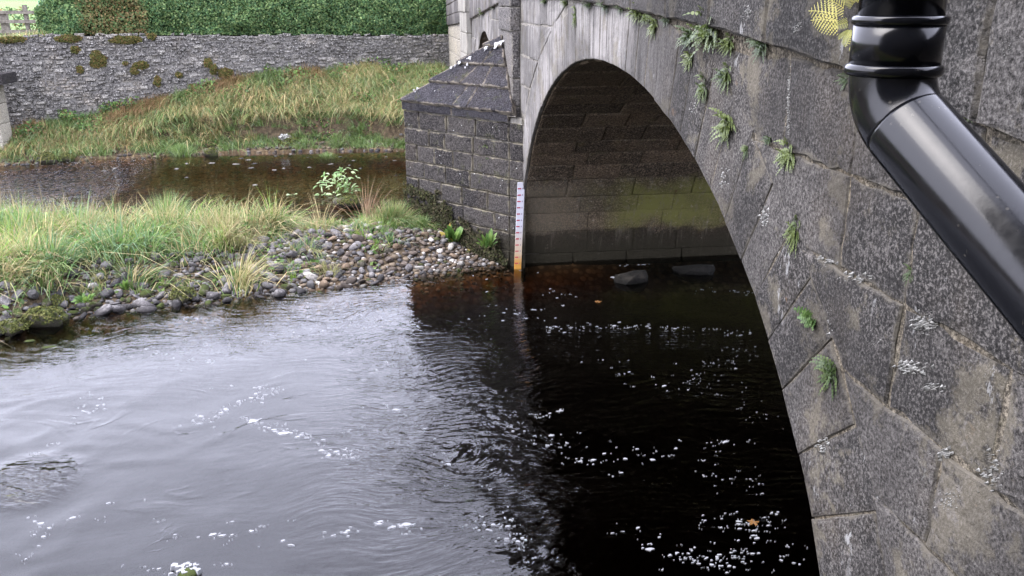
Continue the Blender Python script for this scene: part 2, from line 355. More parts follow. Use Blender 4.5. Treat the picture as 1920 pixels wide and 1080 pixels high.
# ------------------------------------------------------------------ ground
YF = [(-40, 3), (-14, 7.2), (-9, 9.5), (-7.4, 10.5), (-6.93, 10.9), (-6.63, 11.55), (-4.6, 11.95), (-2.35, 12.45), (-.75, 13.05), (-.1, 13.15), (6, 13.3), (40, 14)]
YB = [(-40, 20), (-14, 16.9), (-9, 16.4), (-5.6, 15.5), (-3.4, 15.3), (-1.9, 15.6), (.5, 15.2), (6, 13.9), (40, 14)]
YK = [(-40, 22.5), (-14, 23.7), (-12.24, 24.2), (-7, 25.4), (-3, 25.3), (-1.6, 25.0), (-.9, 23.6), (0, 21.2), (6, 20.9), (40, 22)]
WA, WB = Vector((-14.6, 25.64)), Vector((.2, 29.0))      # line of the river wall
def ywall(x): return WA.y+(x-WA.x)*(WB.y-WA.y)/(WB.x-WA.x)
ZWB = [(-13, .55), (-11.6, .73), (-10, .96), (-8.7, 1.29), (-7.2, 1.71), (-5.7, 1.94), (-3.5, 2.02), (0, 1.98)]
ZWT = [(-13, 3.05), (-12.5, 3.1), (-11.5, 3.24), (-8.5, 3.2), (-4, 3.13), (.2, 3.06)]
def sm(a, b, x):
    t = min(1, max(0, (x-a)/(b-a))); return t*t*(3-2*t)
def gz(x, y):
    yf, yb, yk = interp(x, YF), interp(x, YB), interp(x, YK)
    n = mnoise.noise(Vector((x*.9, y*.9, 0)))*.07+mnoise.noise(Vector((x*2.7, y*2.7, 3)))*.03
    if y < 1.8:
        z = -.75+sm(1.8, .2, y)*2.4 if x < 30 else -.75
        return z+n
    if y <= yf:
        return -max(0, min(1.15, (yf-y)*(1.1 if x < -2 else .6)))+n*.5 - .02
    if y < yb:
        d = min(y-yf, yb-y); hmax = .42 if x < -2.5 else .42-.2*sm(-2.5, -.3, x)
        if x > .3: hmax = .1
        return -.02+hmax*sm(0, 1.3, d)+n*.6*sm(0, .6, d)
    if y < yk:
        d = min(y-yb, yk-y); return -.02-.16*sm(0, .9, d)+n*.35
    yw = ywall(x); zb = interp(x, ZWB); s = (y-yk); tot = max(.6, yw-yk)
    if x > .2: tot = 6; zb = 1.98
    f = s/tot
    if y < yw or x > .2:
        z = .02+.16*sm(0, .5, s) + (zb-.18)*(.42*sm(.55, .95, s/1.0)*(sm(-11, -8, x)) + (1-.42*sm(-11, -8, x))*min(1, sm(.2, 1., f)))
        z = min(z, zb) if f > .98 else z
        if x > .2 and f > 1: z = zb
        return z+n*sm(0, .5, s)*1.3
    return 0
def gz_full(x, y):
    yw = ywall(x)
    if y >= yw+.25 and x < 1.2 or y > 31:
        if y < 45: return 2.95+.02*(y-30)
        return 2.95 + .3 - .0*(y) + sm(50, 200, y)*2.2 + sm(170, 420, y)*16 + 1.2*mnoise.noise(Vector((x*.012, y*.012, 0)))*sm(60, 200, y)
    return gz(x, y)
def axis(lo, hi, fine0, fine1, st, g=1.25):
    a = [fine0]; s = st
    while a[-1] > lo: s *= g; a.append(a[-1]-s)
    a = a[::-1]; x = fine0
    while x < fine1: x += st; a.append(x)
    s = st
    while a[-1] < hi: s *= g; a.append(a[-1]+s)
    return a
XS = axis(-420, 420, -15, 1.2, .11); YS = axis(-60, 700, 3, 31, .11)
V = np.array([(x, y, gz_full(x, y)) for y in YS for x in XS]); nx, ny = len(XS), len(YS)
idx = np.arange(nx*ny).reshape(ny, nx)
Fq = np.stack([idx[:-1, :-1], idx[:-1, 1:], idx[1:, 1:], idx[1:, :-1]], -1).reshape(-1, 4)
g = npmesh('ground', V, Fq, m_ground, smooth=True); tag(g, kind='structure')

# ------------------------------------------------------------------ water: closed body with a waved top
WX = axis(-36, 22, -9, 3.2, .06, 1.3); WY = axis(-1, 27.5, 4.2, 14, .06, 1.25)
WX = [x for x in WX if -38 < x < 24]; WY = [y for y in WY if -2.5 < y < 28.2]
def wz(x, y):
    a = .25+.75*sm(3.2, 1.2, math.hypot(x+6.1, y-7.0)*1.0)+.5*sm(-3.2, -2.0, x)*sm(1.0, -.6, x)*sm(9.5, 8.0, y)
    h = mnoise.noise(Vector((x*1.1+3, y*1.6, 0)))*.009
    w = Vector((x+.5*mnoise.noise(Vector((x*.9, y*.9, 5))), y+.5*mnoise.noise(Vector((x*.9, y*.9, 9))), 0))
    r = 1-abs(mnoise.noise(Vector((w.x*1.5, w.y*2.1, 7))))*2.2
    h += a*.010*max(0, r)**3
    r2 = 1-abs(mnoise.noise(Vector((w.x*3.1+8, w.y*4.1, 2))))*2.4
    h += a*.004*max(0, r2)**2
    # round boil at the left
    d = math.hypot((x+6.35)*.9, y-7.15)
    h += .028*math.exp(-(d/.5)**2)+.006*math.sin(d*16)*math.exp(-(d/.9)**2)
    return h*sm(27, 15, y)*.9
V = [(x, y, wz(x, y)) for y in WY for x in WX]; nx, ny = len(WX), len(WY)
idx = np.arange(nx*ny).reshape(ny, nx)
Fq = list(np.stack([idx[:-1, :-1], idx[:-1, 1:], idx[1:, 1:], idx[1:, :-1]], -1).reshape(-1, 4))
per = list(idx[0, :])+list(idx[1:, -1])+list(idx[-1, -2::-1])+list(idx[-2:0:-1, 0])
k = len(V); V += [(V[i][0], V[i][1], -1.3) for i in per]
n = len(per)
me = bpy.data.meshes.new('river_water')
me.from_pydata(V, [], [tuple(int(a) for a in f) for f in Fq]+[(int(per[i]), k+i, k+(i+1) % n, int(per[(i+1) % n])) for i in range(n)]+[tuple(k+n-1-i for i in range(n))])
me.polygons.foreach_set('use_smooth', [i < len(Fq) for i in range(len(me.polygons))])
me.materials.append(m_water); o = bpy.data.objects.new('river_water', me); COL.objects.link(o); tag(o, kind='structure')

# ------------------------------------------------------------------ masonry pieces
def inset(poly, d):
    """inset convex CCW 2d polygon"""
    n = len(poly); out = []
    for i in range(n):
        p0, p1, p2 = poly[i-1], poly[i], poly[(i+1) % n]
        a = (p1[0]-p0[0], p1[1]-p0[1]); b = (p2[0]-p1[0], p2[1]-p1[1])
        la = math.hypot(*a) or 1e-9; lb = math.hypot(*b) or 1e-9
        na = (-a[1]/la, a[0]/la); nb = (-b[1]/lb, b[0]/lb)
        den = 1+na[0]*nb[0]+na[1]*nb[1]
        if den < .15: den = .15
        out.append((p1[0]+(na[0]+nb[0])/den*d, p1[1]+(na[1]+nb[1])/den*d))
    return out
def area2(p): return sum(p[i-1][0]*p[i][1]-p[i][0]*p[i-1][1] for i in range(len(p)))/2
def stone(mb, pts, nrm, depth=.2, joint=.007, proud=0., seg=.12, jit=.006, bev=.012, border=.05, pillow=.008):
    """solid stone block whose outer face is the planar convex polygon pts"""
    nrm = Vector(nrm).normalized(); O = Vector(pts[0]); joint *= random.uniform(.35, 1.5)
    up = Vector((0, 0, 1)) if abs(nrm.z) < .9 else Vector((0, 1, 0))
    Ux = up.cross(nrm).normalized(); Vx = nrm.cross(Ux)
    P = [((Vector(p)-O).dot(Ux), (Vector(p)-O).dot(Vx)) for p in pts]
    if area2(P) < 0: P = P[::-1]
    P = inset(P, joint)
    if area2(P) < .002: return
    Q = []
    for i in range(len(P)):
        a, b = P[i], P[(i+1) % len(P)]; L = math.hypot(b[0]-a[0], b[1]-a[1]); k = max(1, int(round(L/seg)))
        for j in range(k):
            t = j/k; jx, jy = (random.uniform(-jit, jit), random.uniform(-jit, jit))
            if j == 0: jx *= .6; jy *= .6
            Q.append((a[0]+(b[0]-a[0])*t+jx, a[1]+(b[1]-a[1])*t+jy))
    cx = sum(q[0] for q in P)/len(P); cy = sum(q[1] for q in P)/len(P)
    def ringof(d, h, jh=0):
        out = []
        for x, y in Q:
            L = math.hypot(x-cx, y-cy) or 1e-6; s = max(.25, 1-d/L)
            out.append(O+Ux*(cx+(x-cx)*s)+Vx*(cy+(y-cy)*s)+nrm*(h+random.uniform(-jh, jh)))
        return out
    n = len(Q); vs_ = ringof(0, -depth)+ringof(0, proud-bev, .002)+ringof(bev, proud, .002)+ringof(bev+border, proud+pillow*.5, .003)
    vs_.append(O+Ux*cx+Vx*cy+nrm*(proud+pillow))
    fs = []
    for r_ in range(3):
        for i in range(n):
            j = (i+1) % n; fs.append((r_*n+i, r_*n+j, (r_+1)*n+j, (r_+1)*n+i))
    for i in range(n): fs.append((3*n+i, 3*n+(i+1) % n, 4*n))
    fs.append(tuple(range(n-1, -1, -1)))
    mb.add(vs_, fs, [1.]*n+[1.]*n+[.8]*n+[.12]*n+[0.])
NEAR_SMOOTH = False
def piece(name, parent, mat, pts, nrm, **k):
    mb = MB(); stone(mb, pts, nrm, **k)
    if mb.v: return mb.build(name, mat, parent)

BW = 5.6                                        # width of the bridge
AC, AZ, AA, AB = 8.01, .158, 5.082, 3.317       # main arch (centre Y, springing Z, half span, rise)
A2C, A2Z, A2A, A2B = 18.15, .25, 2.55, 3.22     # flood arch
ZS = [(-6, 2.7), (1, 3.36), (2.44, 3.56), (3.5, 3.70), (4.64, 3.80), (5.63, 3.86), (7.45, 3.95), (10, 4.04), (12.5, 4.08), (13.6, 4.06), (15.5, 4.0), (20.3, 3.69), (22.4, 3.57), (28.4, 3.37), (34, 3.2)]
def zs(y): return interp(y, ZS)
bridge = empty('stone_bridge', (2.8, 8.0, 0))
tag(bridge, 'old gritstone bridge with a large elliptical arch and a smaller arch beyond its pier', 'bridge')

def arch_pt(c, z0, a, b, th): return (c+a*math.cos(th), z0+b*math.sin(th))
def extr(c, z0, a, b, th, t):
    y, z = arch_pt(c, z0, a, b, th); nx_, nz_ = math.cos(th)/a, math.sin(th)/b; L = math.hypot(nx_, nz_)
    return (y+nx_/L*t, z+nz_/L*t)
def arch_steps(c, z0, a, b, step):
    ths = [0.0]; th = 0; acc = 0; pr = arch_pt(c, z0, a, b, 0); tgt = step()
    while th < math.pi:
        th += .002; q_ = arch_pt(c, z0, a, b, th); acc += math.dist(pr, q_); pr = q_
        if acc >= tgt: ths.append(th); acc = 0; tgt = step()
    if math.pi-ths[-1] < .03: ths[-1] = math.pi
    else: ths.append(math.pi)
    return ths

# solid cores (mortar and rubble) a little behind the stone faces
XF = .005
def arch_core(name, c, z0, a, b, y0, y1, zbot, xa, xb, mat, parent, ztop=zs):
    """plate with arched opening between xa and xb"""
    mb = MB(); pr = []
    N = 48
    arc = [arch_pt(c, z0, a, b, math.pi*i/N) for i in range(N+1)]       # from high Y to low Y
    arc = [(c+a, zbot)]+arc+[(c-a, zbot)]
    top = [(max(y0, min(y1, p[0])), ztop(p[0])) for p in arc]; 
    top[0] = (c+a, ztop(c+a)); top[-1] = (c-a, ztop(c-a))
    loop = [(y1, zbot), (y1, ztop(y1))]
    for x, sgn in ((xa, 1), (xb, -1)):
        k = len(mb.v); vs_ = [(x, p[0], p[1]) for p in arc]+[(x, p[0], p[1]) for p in top]; n = len(arc)
        fs = []
        for i in range(n-1):
            f = (i, i+1, n+i+1, n+i); fs.append(f if sgn > 0 else f[::-1])
        mb.add(vs_, fs)
        if y1 > c+a: mb.add([(x, c+a, zbot), (x, c+a, ztop(c+a)), (x, y1, ztop(y1)), (x, y1, zbot)], [(0, 1, 2, 3) if sgn > 0 else (3, 2, 1, 0)])
        if y0 < c-a: mb.add([(x, c-a, zbot), (x, c-a, ztop(c-a)), (x, y0, ztop(y0)), (x, y0, zbot)], [(3, 2, 1, 0) if sgn > 0 else (0, 1, 2, 3)])
    # soffit shell
    vs_ = [(xa, p[0], p[1]) for p in arc]+[(xb, p[0], p[1]) for p in arc]; n = len(arc)
    mb.add(vs_, [(i, i+1, n+i+1, n+i) for i in range(n-1)])
    return mb.build(name, mat, parent)
core = arch_core('spandrel_wall', AC, AZ-.0, AA+.03, AB+.03, -4.0, 14.2, -1.1, XF, BW-XF, m_mortar, bridge)
core2 = arch_core('side_span_wall', A2C, A2Z, A2A+.03, A2B+.03, 14.2, 22.6, -1.1, XF, BW-XF, m_mortar, bridge)

# road deck and parapet cores
mb = MB()
ys = [-4+i for i in range(33)]
for xa, xb, dz0, dz1 in ((-.02, .36, 0, 1.05), (BW-.36, BW+.02, 0, 1.05), (.36, BW-.36, 0, .12)):
    vs_ = []
    for y in ys: vs_ += [(xa, y, zs(y)+dz0), (xb, y, zs(y)+dz0), (xb, y, zs(y)+dz1), (xa, y, zs(y)+dz1)]
    fs = []
    for i in range(len(ys)-1):
        for j in range(4): fs.append((i*4+j, (i+1)*4+j, (i+1)*4+(j+1) % 4, i*4+(j+1) % 4))
    fs += [(0, 1, 2, 3), tuple(4*(len(ys)-1)+j for j in (3, 2, 1, 0))]
    mb.add(vs_, fs)
parapet = mb.build('parapet', m_mortar, bridge, fix=True)

# voussoirs of the main arch, upstream face
ring = MB(); ring_o = empty('arch_ring', (0, 0, 0)); ring_o.parent = bridge; ring_o.location = Vector((0, 8, 0))-bridge.location
def voussoirs(c, z0, a, b, step, thick, parent, y_hi, zfloor, seg, ymin=-9):
    ths = arch_steps(c, z0, a, b, step); E = [thick(arch_pt(c, z0, a, b, th)[0]) for th in ths]
    prof = []
    for i in range(len(ths)-1):
        t0, t1 = ths[i], ths[i+1]; T = thick(arch_pt(c, z0, a, b, (t0+t1)/2)[0])*random.uniform(.93, 1.12)
        p = [arch_pt(c, z0, a, b, t0), arch_pt(c, z0, a, b, t1), extr(c, z0, a, b, t1, T), extr(c, z0, a, b, t0, T)]
        p = [(min(y, y_hi), z) for y, z in p]
        p = [(y, min(z, zs(y)-.015)) for y, z in p]
        prof.append(p)
        pts = [(0, y, z) for y, z in p]
        piece('voussoir', parent, m_face, pts, (-1, 0, 0), depth=.04, joint=.003, proud=random.uniform(-.004, .006), seg=seg, jit=.004, border=.04, bev=.007)
    return prof
voussoirs(AC, AZ, AA, AB, lambda: random.uniform(.26, .38), lambda y: .62 if y > 5 else .64, ring_o, 13.12, -.6, .12)
# stones below the springings
for (ya, yb) in ((AC-AA-.62, AC-AA), (AC+AA, 13.12)):
    for z0_, z1_ in ((-.35, .158), (-.9, -.35)):
        piece('springer', ring_o, m_face, [(0, ya, z0_), (0, yb, z0_), (0, yb, z1_), (0, ya, z1_)], (-1, 0, 0), depth=.3, joint=.006, seg=.2)

# spandrel courses
def ext_y(z, side, T=.63):
    """Y of the extrados of the main arch at height z"""
    best = None
    for i in range(0, 400):
        th = math.pi*i/400
        if (side > 0) != (th < math.pi/2): continue
        y, zz = extr(AC, AZ, AA, AB, th, T)
        if best is None or abs(zz-z) < best[0]: best = (abs(zz-z), y)
    if z < AZ: return AC+side*(AA+T)
    return best[1]
LEV = [-.9, -.45, -.03, .38, .78, 1.18, 1.58, 1.99, 2.40, 2.84, 3.26, 3.72, 4.2]
def blocks_in_band(z0_, z1_, ya, yb, slant, cuts, parent, mat, name='spandrel_block', **k):
    """blocks from low Y to high Y; slant=(y at z0, y at z1) of the end next to the ring (None = plain)"""
    for a_, b_ in zip(cuts, cuts[1:]):
        lo0 = lo1 = a_; hi0 = hi1 = b_
        if slant and b_ == cuts[-1] and slant[2] > 0: hi0, hi1 = slant[0], slant[1]
        if slant and a_ == cuts[0] and slant[2] < 0: lo0, lo1 = slant[0], slant[1]
        top0 = min(z1_, zs(lo1)-.012); top1 = min(z1_, zs(hi1)-.012)
        if top0 < z0_+.03 and top1 < z0_+.03: continue
        top0 = max(top0, z0_+.01); top1 = max(top1, z0_+.01)
        pts = [(0, lo0, z0_), (0, hi0, z0_), (0, hi1, top1), (0, lo1, top0)]
        piece(name, parent, mat, pts, (-1, 0, 0), proud=random.uniform(-.006, .01), **k)
FIX = {9: [3.43, 2.92, 2.1], 10: [4.1, 3.43, 2.62, 1.9], 8: [2.93, 2.3], 7: [2.56]}
for i in range(len(LEV)-1):
    z0_, z1_ = LEV[i], LEV[i+1]
    # near side
    e0, e1 = ext_y(z0_, -1), ext_y(min(z1_, 3.95), -1)
    if z1_ > 3.72: e1 = max(e1, e0)
    if i < 11:
        hi = max(e0, e1) if i > 2 else e0
        cuts = [min(e0, e1)]
        for c_ in FIX.get(i, []):
            if c_ < cuts[-1]-.15: cuts.append(c_)
        while cuts[-1] > -3.9:
            cuts.append(max(-4.0, cuts[-1]-random.uniform(.55, 1.0)))
            if cuts[-1] < -3.5: cuts[-1] = -4.0
        cuts = cuts[::-1]
        blocks_in_band(z0_, z1_, 0, 0, (e0, e1, 1), cuts, core, m_face, depth=.3, joint=.004, seg=.08, jit=.012, border=.06, bev=.01)
    # pier side, between ring and pilaster
    e0, e1 = ext_y(z0_, 1), ext_y(min(z1_, 3.95), 1)
    if e0 < 13.0 and i < 12 and z0_ > 1.0:
        cuts = [max(e0, e1) if i < 11 else e0, 13.12]
        if cuts[1]-cuts[0] > 1.3: cuts = [cuts[0], (cuts[0]+13.12)/2+random.uniform(-.2, .2), 13.12]
        if cuts[1] > cuts[0]: blocks_in_band(z0_, z1_, 0, 0, (e0, min(e1, e0), -1), cuts, core, m_face, depth=.3, joint=.007, seg=.15)
# parapet stones: two courses, standing 5 cm proud with a shadow line below
PJ = [-4, -3.1, -2.2, -1.3, -.4, .5, 1.35, 2.62, 3.43, 4.33, 5.15, 6.0, 6.9, 7.75, 8.7, 9.5, 10.4, 11.3, 12.2, 13.1]
PJ2 = [14.52, 15.4, 16.3, 17.3, 18.2, 19.1, 20.0, 20.85]
for row, (d0, d1) in enumerate(((0, .52), (.52, 1.02))):
    for J in (PJ, PJ2):
        Jr = J if row == 0 else [J[0]]+[(a_+b_)/2 for a_, b_ in zip(J, J[1:])]+[J[-1]]
        for a_, b_ in zip(Jr, Jr[1:]):
            pts = [(-.055, a_, zs(a_)+d0), (-.055, b_, zs(b_)+d0), (-.055, b_, zs(b_)+d1), (-.055, a_, zs(a_)+d1)]
            piece('parapet_block', parapet, m_par, pts, (-1, 0, 0), depth=.1, joint=.006, proud=random.uniform(0, .006), seg=.1, jit=.008, bev=.018)
for i in range(18):
    a_ = -4+i*2.0; b_ = a_+2
    mb = MB(); xs_ = (-.13, .47)
    vs_ = [(x, y, zs(y)+h) for y in (a_+.006, b_-.006) for x, h in ((xs_[0], 1.055), (xs_[1], 1.055), (xs_[1], 1.2), (.17, 1.27), (xs_[0], 1.2))]
    mb.add(vs_, [(0, 1, 2, 3, 4), (9, 8, 7, 6, 5)]+[(j, 5+j, 5+(j+1) % 5, (j+1) % 5) for j in range(5)])
    if b_ <= 28.5: mb.build('coping', m_par, parapet, fix=True)

# pilasters over the piers
for nm, ya, yb in (('pilaster', 13.14, 14.5), ('pilaster', 20.9, 22.75)):
    pm = MB(); pm.box((-.11, ya+.02, -.5), (.03, yb-.02, zs(ya)+1.0)); po = pm.build(nm, m_mortar, bridge)
    z = 2.0 if ya < 15 else -.4; lv = [z]
    while z < 5.2: z += random.uniform(.38, .62); lv.append(z)
    lv = [3.6 if abs(l-3.6) < .22 else l for l in lv]
    for i in range(len(lv)-1):
        st = .0 if lv[i] < 3.59 else .03
        piece('block', po, m_pil, [(-.13-st, ya, lv[i]), (-.13-st, yb, lv[i]), (-.13-st, yb, lv[i+1]), (-.13-st, ya, lv[i+1])], (-1, 0, 0), depth=.1, joint=.006, seg=.2)
        # the side that faces the camera
        piece('block', po, m_pil, [(-.13-st, ya, lv[i]), (.0, ya, lv[i]), (.0, ya, lv[i+1]), (-.13-st, ya, lv[i+1])], (0, -1, 0), depth=.05, joint=.004, seg=.3, border=.02)

# flood arch
ring2 = empty('arch_ring', (0, 0, 0)); ring2.parent = bridge; ring2.location = Vector((0, 18, 0))-bridge.location
voussoirs(A2C, A2Z, A2A, A2B, lambda: random.uniform(.28, .4), lambda y: .5, ring2, 20.88, -.6, .3)
for z0_, z1_ in zip(LEV[3:], LEV[4:]):
    # wall between pier pilaster and the ring, and beyond the ring
    def ey(z, side):
        if z > A2Z+A2B+.45: return A2C
        s_ = (z-A2Z)/(A2B+.5); s_ = max(-1, min(1, s_)); return A2C+side*(A2A+.5)*math.sqrt(1-s_*s_)
    a0, a1 = ey(z0_, -1), ey(min(z1_, 3.97), -1)
    if a0 > 14.6:
        c_ = [14.52]
        while c_[-1] < min(a0, a1)-.9: c_.append(c_[-1]+random.uniform(.5, .8))
        c_.append(min(a0, a1)); 
        if c_[-1]-c_[-2] > .05: blocks_in_band(z0_, z1_, 0, 0, (a0, a1, 1), c_, core2, m_face, depth=.2, seg=.3)
    a0, a1 = ey(z0_, 1), ey(min(z1_, 3.97), 1)
    if a0 < 20.8 and z1_ > 1.5:
        blocks_in_band(z0_, z1_, 0, 0, (a0, a1, -1), [max(a0, a1), 20.88] if max(a0, a1) < 20.8 else [20.8, 20.88], core2, m_face, depth=.2, seg=.3)

# abutment beyond the flood arch
am = MB()
for ya, yb in ((22.6, 31.0),):
    am.add([(XF, ya, -.5), (BW, ya, -.5), (BW, yb, -.5), (XF, yb, -.5), (XF, ya, zs(ya)+.0), (BW, ya, zs(ya)), (BW, yb, zs(yb)), (XF, yb, zs(yb))],
           [(3,2,1,0),(4,5,6,7),(0,1,5,4),(1,2,6,5),(2,3,7,6),(3,0,4,7)])
abut = am.build('abutment', m_mortar, bridge)
z = .9
while z < 3.4:
    h = random.uniform(.36, .46); y = 22.78
    while y < 28.9:
        L = random.uniform(.7, 1.5); yb = min(29.0, y+L)
        za = min(z+h, zs(y)-.02); zb_ = min(z+h, zs(yb)-.02)
        if min(za, zb_) > z+.06: piece('pale_block', abut, m_abut, [(0, y, z), (0, yb, z), (0, yb, zb_), (0, y, za)], (-1, 0, 0), depth=.1, joint=.006, seg=.4)
        y = yb
    z += h
for d0, d1 in ((0, .3), (.3, .62), (.62, 1.0)):
    y = 22.78
    while y < 28.9:
        yb = min(29.0, y+random.uniform(.8, 1.4))
        piece('block', abut, m_par, [(-.055, y, zs(y)+d0), (-.055, yb, zs(yb)+d0), (-.055, yb, zs(yb)+d1), (-.055, y, zs(y)+d1)], (-1, 0, 0), depth=.1, joint=.008, seg=.4)
        y = yb

# barrel of the main arch: courses run along X, the far half is what the photograph shows
bar = MB(); N = 40
arc = [arch_pt(AC, AZ, AA+.025, AB+.025, math.pi*i/N) for i in range(N+1)]
arc = [(AC+AA+.025, -1.1)]+arc+[(AC-AA-.025, -1.1)]
out = [extr(AC, AZ, AA, AB, math.pi*i/N, .5) for i in range(N+1)]
n = len(arc)
bar.add([(.035, y, z) for y, z in arc]+[(BW-.05, y, z) for y, z in arc], [(i, i+1, n+i+1, n+i) for i in range(n-1)])
barrel = bar.build('arch_barrel', m_mortar_dark, bridge)
ths = [t for t in arch_steps(AC, AZ, AA, AB, lambda: random.uniform(.27, .4)) if t <= math.pi*.62]
for t0, t1 in zip(ths, ths[1:]):
    (y0, z0_), (y1, z1_) = arch_pt(AC, AZ, AA, AB, t0), arch_pt(AC, AZ, AA, AB, t1)
    d = Vector((0, y1-y0, z1_-z0_)).normalized(); nr = Vector((0, -d.z, d.y))
    if nr.dot(Vector((0, AC-y0, AZ-z0_))) < 0: nr = -nr
    x = .045
    while x < BW-.06:
        xb = min(BW-.05, x+random.uniform(.55, 1.15))
        if BW-.05-xb < .3: xb = BW-.05
        low = z0_ < .95
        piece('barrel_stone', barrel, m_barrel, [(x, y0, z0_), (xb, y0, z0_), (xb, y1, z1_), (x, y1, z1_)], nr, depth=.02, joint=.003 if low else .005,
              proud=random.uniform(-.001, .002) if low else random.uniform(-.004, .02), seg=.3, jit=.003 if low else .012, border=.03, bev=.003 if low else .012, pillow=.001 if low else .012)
        x = xb
# quoins returning the ring stones into the barrel at the face
mb = MB()
# pier base course under the springing (smooth dressed stones down into the water)
for z0_, z1_ in ((-.9, -.35), (-.35, .158)):
    x = .0
    while x < BW-.1:
        xb = min(BW, x+random.uniform(.8, 1.3))
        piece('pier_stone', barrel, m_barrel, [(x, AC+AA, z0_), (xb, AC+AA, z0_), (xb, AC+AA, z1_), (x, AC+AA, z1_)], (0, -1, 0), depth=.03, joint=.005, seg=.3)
        x = xb
mb.box((0.03, AC+AA+.05, -1.1), (BW-.03, 15.55, .2)); mb.build('pier_core', m_mortar_dark, bridge)

# cutwater: pointed pier with stepped stone weathering
ZE = 2.40
T_ = Vector((-1.76, 15.0, 0)); Nn = Vector((-.19, 13.02, 0)); Ff = Vector((-.19, 16.3, 0))
cut = MB()
lo = -1.1
ins = .03
ring_pts = [Vector((.0, 12.8, 0)), Nn, T_, Ff, Vector((.0, 16.35, 0))]
def shrink(p, d): 
    c_ = Vector((-.3, 14.7, 0)); v_ = p-c_; return c_+v_*(1-d/v_.length)
rp = [shrink(p, .05) for p in ring_pts]
n = len(rp)
cut.add([(p.x, p.y, lo) for p in rp]+[(p.x, p.y, ZE-.06) for p in rp], [tuple(range(n)), tuple(range(2*n-1, n-1, -1))]+[(i, n+i, n+(i+1) % n, (i+1) % n) for i in range(n)])
cutwater = cut.build('cutwater', m_mortar, bridge, fix=True)
lvc = [ZE-.13]
for h in (.30, .27, .29, .28, .31, .29, .29, .33, .3, .3, .32): lvc.append(lvc[-1]-h)
def course_wall(P, Q, z0_, z1_, nr, name, mat, wmin, wmax, start, **k):
    L = (Q-P).length; d = (Q-P)/L; s_ = 0; first = True
    while s_ < L-.01:
        e_ = s_+(start if first else random.uniform(wmin, wmax)); first = False
        if L-e_ < wmin*.6: e_ = L
        a_, b_ = P+d*s_, P+d*e_
        piece(name, cutwater, mat, [(a_.x, a_.y, z0_), (b_.x, b_.y, z0_), (b_.x, b_.y, z1_), (a_.x, a_.y, z1_)], nr, proud=random.uniform(-.006, .01), **k)
        s_ = e_
nr1 = Vector((-(Nn-T_).y, (Nn-T_).x, 0)); nr1 = nr1 if nr1.y < 0 else -nr1
nr2 = Vector((-(Ff-T_).y, (Ff-T_).x, 0)); nr2 = nr2 if nr2.y > 0 else -nr2
for i in range(len(lvc)-1):
    kw = dict(depth=.06, joint=.011, seg=.16, jit=.009, border=.04)
    course_wall(T_, Nn, lvc[i+1], lvc[i], nr1, 'block', m_cut, .38, .8, (.35, .6)[i % 2]*random.uniform(.8, 1.2), **kw)
    course_wall(Ff, T_, lvc[i+1], lvc[i], nr2, 'block', m_cut, .5, .9, .5, depth=.06, joint=.011, seg=.4)
    piece('quoin', cutwater, m_cut, [(Nn.x, Nn.y, lvc[i+1]), (0, 12.8, lvc[i+1]), (0, 12.8, lvc[i]), (Nn.x, Nn.y, lvc[i])], Vector((-(.22), -.19, 0)), depth=.05, joint=.004, seg=.2, border=.03, jit=.004)
# weathering tiers
Ap = Vector((-.14, 14.15, 3.52))                    # apex against the pilaster
Tt = Vector((T_.x-.03, T_.y, ZE)); Nt = Vector((-.12, 12.86, ZE)); Ft = Vector((-.12, 16.35, ZE))
fr = [0, .3, .57, .82, 1.0]
def tier(side_pt, nm, splits_all):
    for i in range(4):
        a0, a1 = fr[i], fr[i+1]
        st = .05*(i > 0)
        def up(p, f, base=False): return p.lerp(Ap, f)
        R0, R1, W0, W1 = Tt.lerp(Ap, a0), Tt.lerp(Ap, min(1, a1+.02)), side_pt.lerp(Ap, a0), side_pt.lerp(Ap, min(1, a1+.02))
        nn_ = (R0-W0).cross(R1-W0); nn_ = nn_ if nn_.z > 0 else -nn_; nn_.normalize()
        spl = splits_all[i]
        for s0_, s1_ in zip(spl, spl[1:]):
            q_ = [R0.lerp(W0, s0_), R0.lerp(W0, s1_), R1.lerp(W1, s1_), R1.lerp(W1, s0_)]
            if i == 3: q_ = [R0.lerp(W0, s0_), R0.lerp(W0, s1_), R1.lerp(W1, s1_), R1.lerp(W1, s0_)]
            lift = .045*(1 if i % 1 == 0 else 0)
            # slab tilted a little so that each tier overhangs the one below
            q_ = [q_[0]+nn_*.075, q_[1]+nn_*.075, q_[2]+nn_*.015, q_[3]+nn_*.015]
            pn = (q_[1]-q_[0]).cross(q_[2]-q_[0]); pn = pn if pn.z > 0 else -pn
            piece('weathering_slab', cutwater, m_cope, [tuple(v) for v in q_], pn, depth=.13, joint=.007, proud=0, seg=.15, jit=.01, border=.04, bev=.015)
tier(Nt, 'near', [[0, .5, .62, 1], [0, .42, .7, 1], [0, .55, 1], [0, 1]])
tier(Ft, 'far', [[0, .5, 1], [0, .4, 1], [0, .5, 1], [0, 1]])
mb = MB()   # solid filling under the tiers
sh = lambda p: Vector((p.x*.93, p.y, p.z-.03))
pl = [sh(Tt), sh(Nt), sh(Ft), Ap-Vector((0, 0, .1))]; mb.add([tuple(p) for p in pl], [(0, 1, 3), (0, 3, 2), (0, 2, 1), (1, 2, 3)]); mb.build('weathering_core', m_mortar, bridge, fix=True)
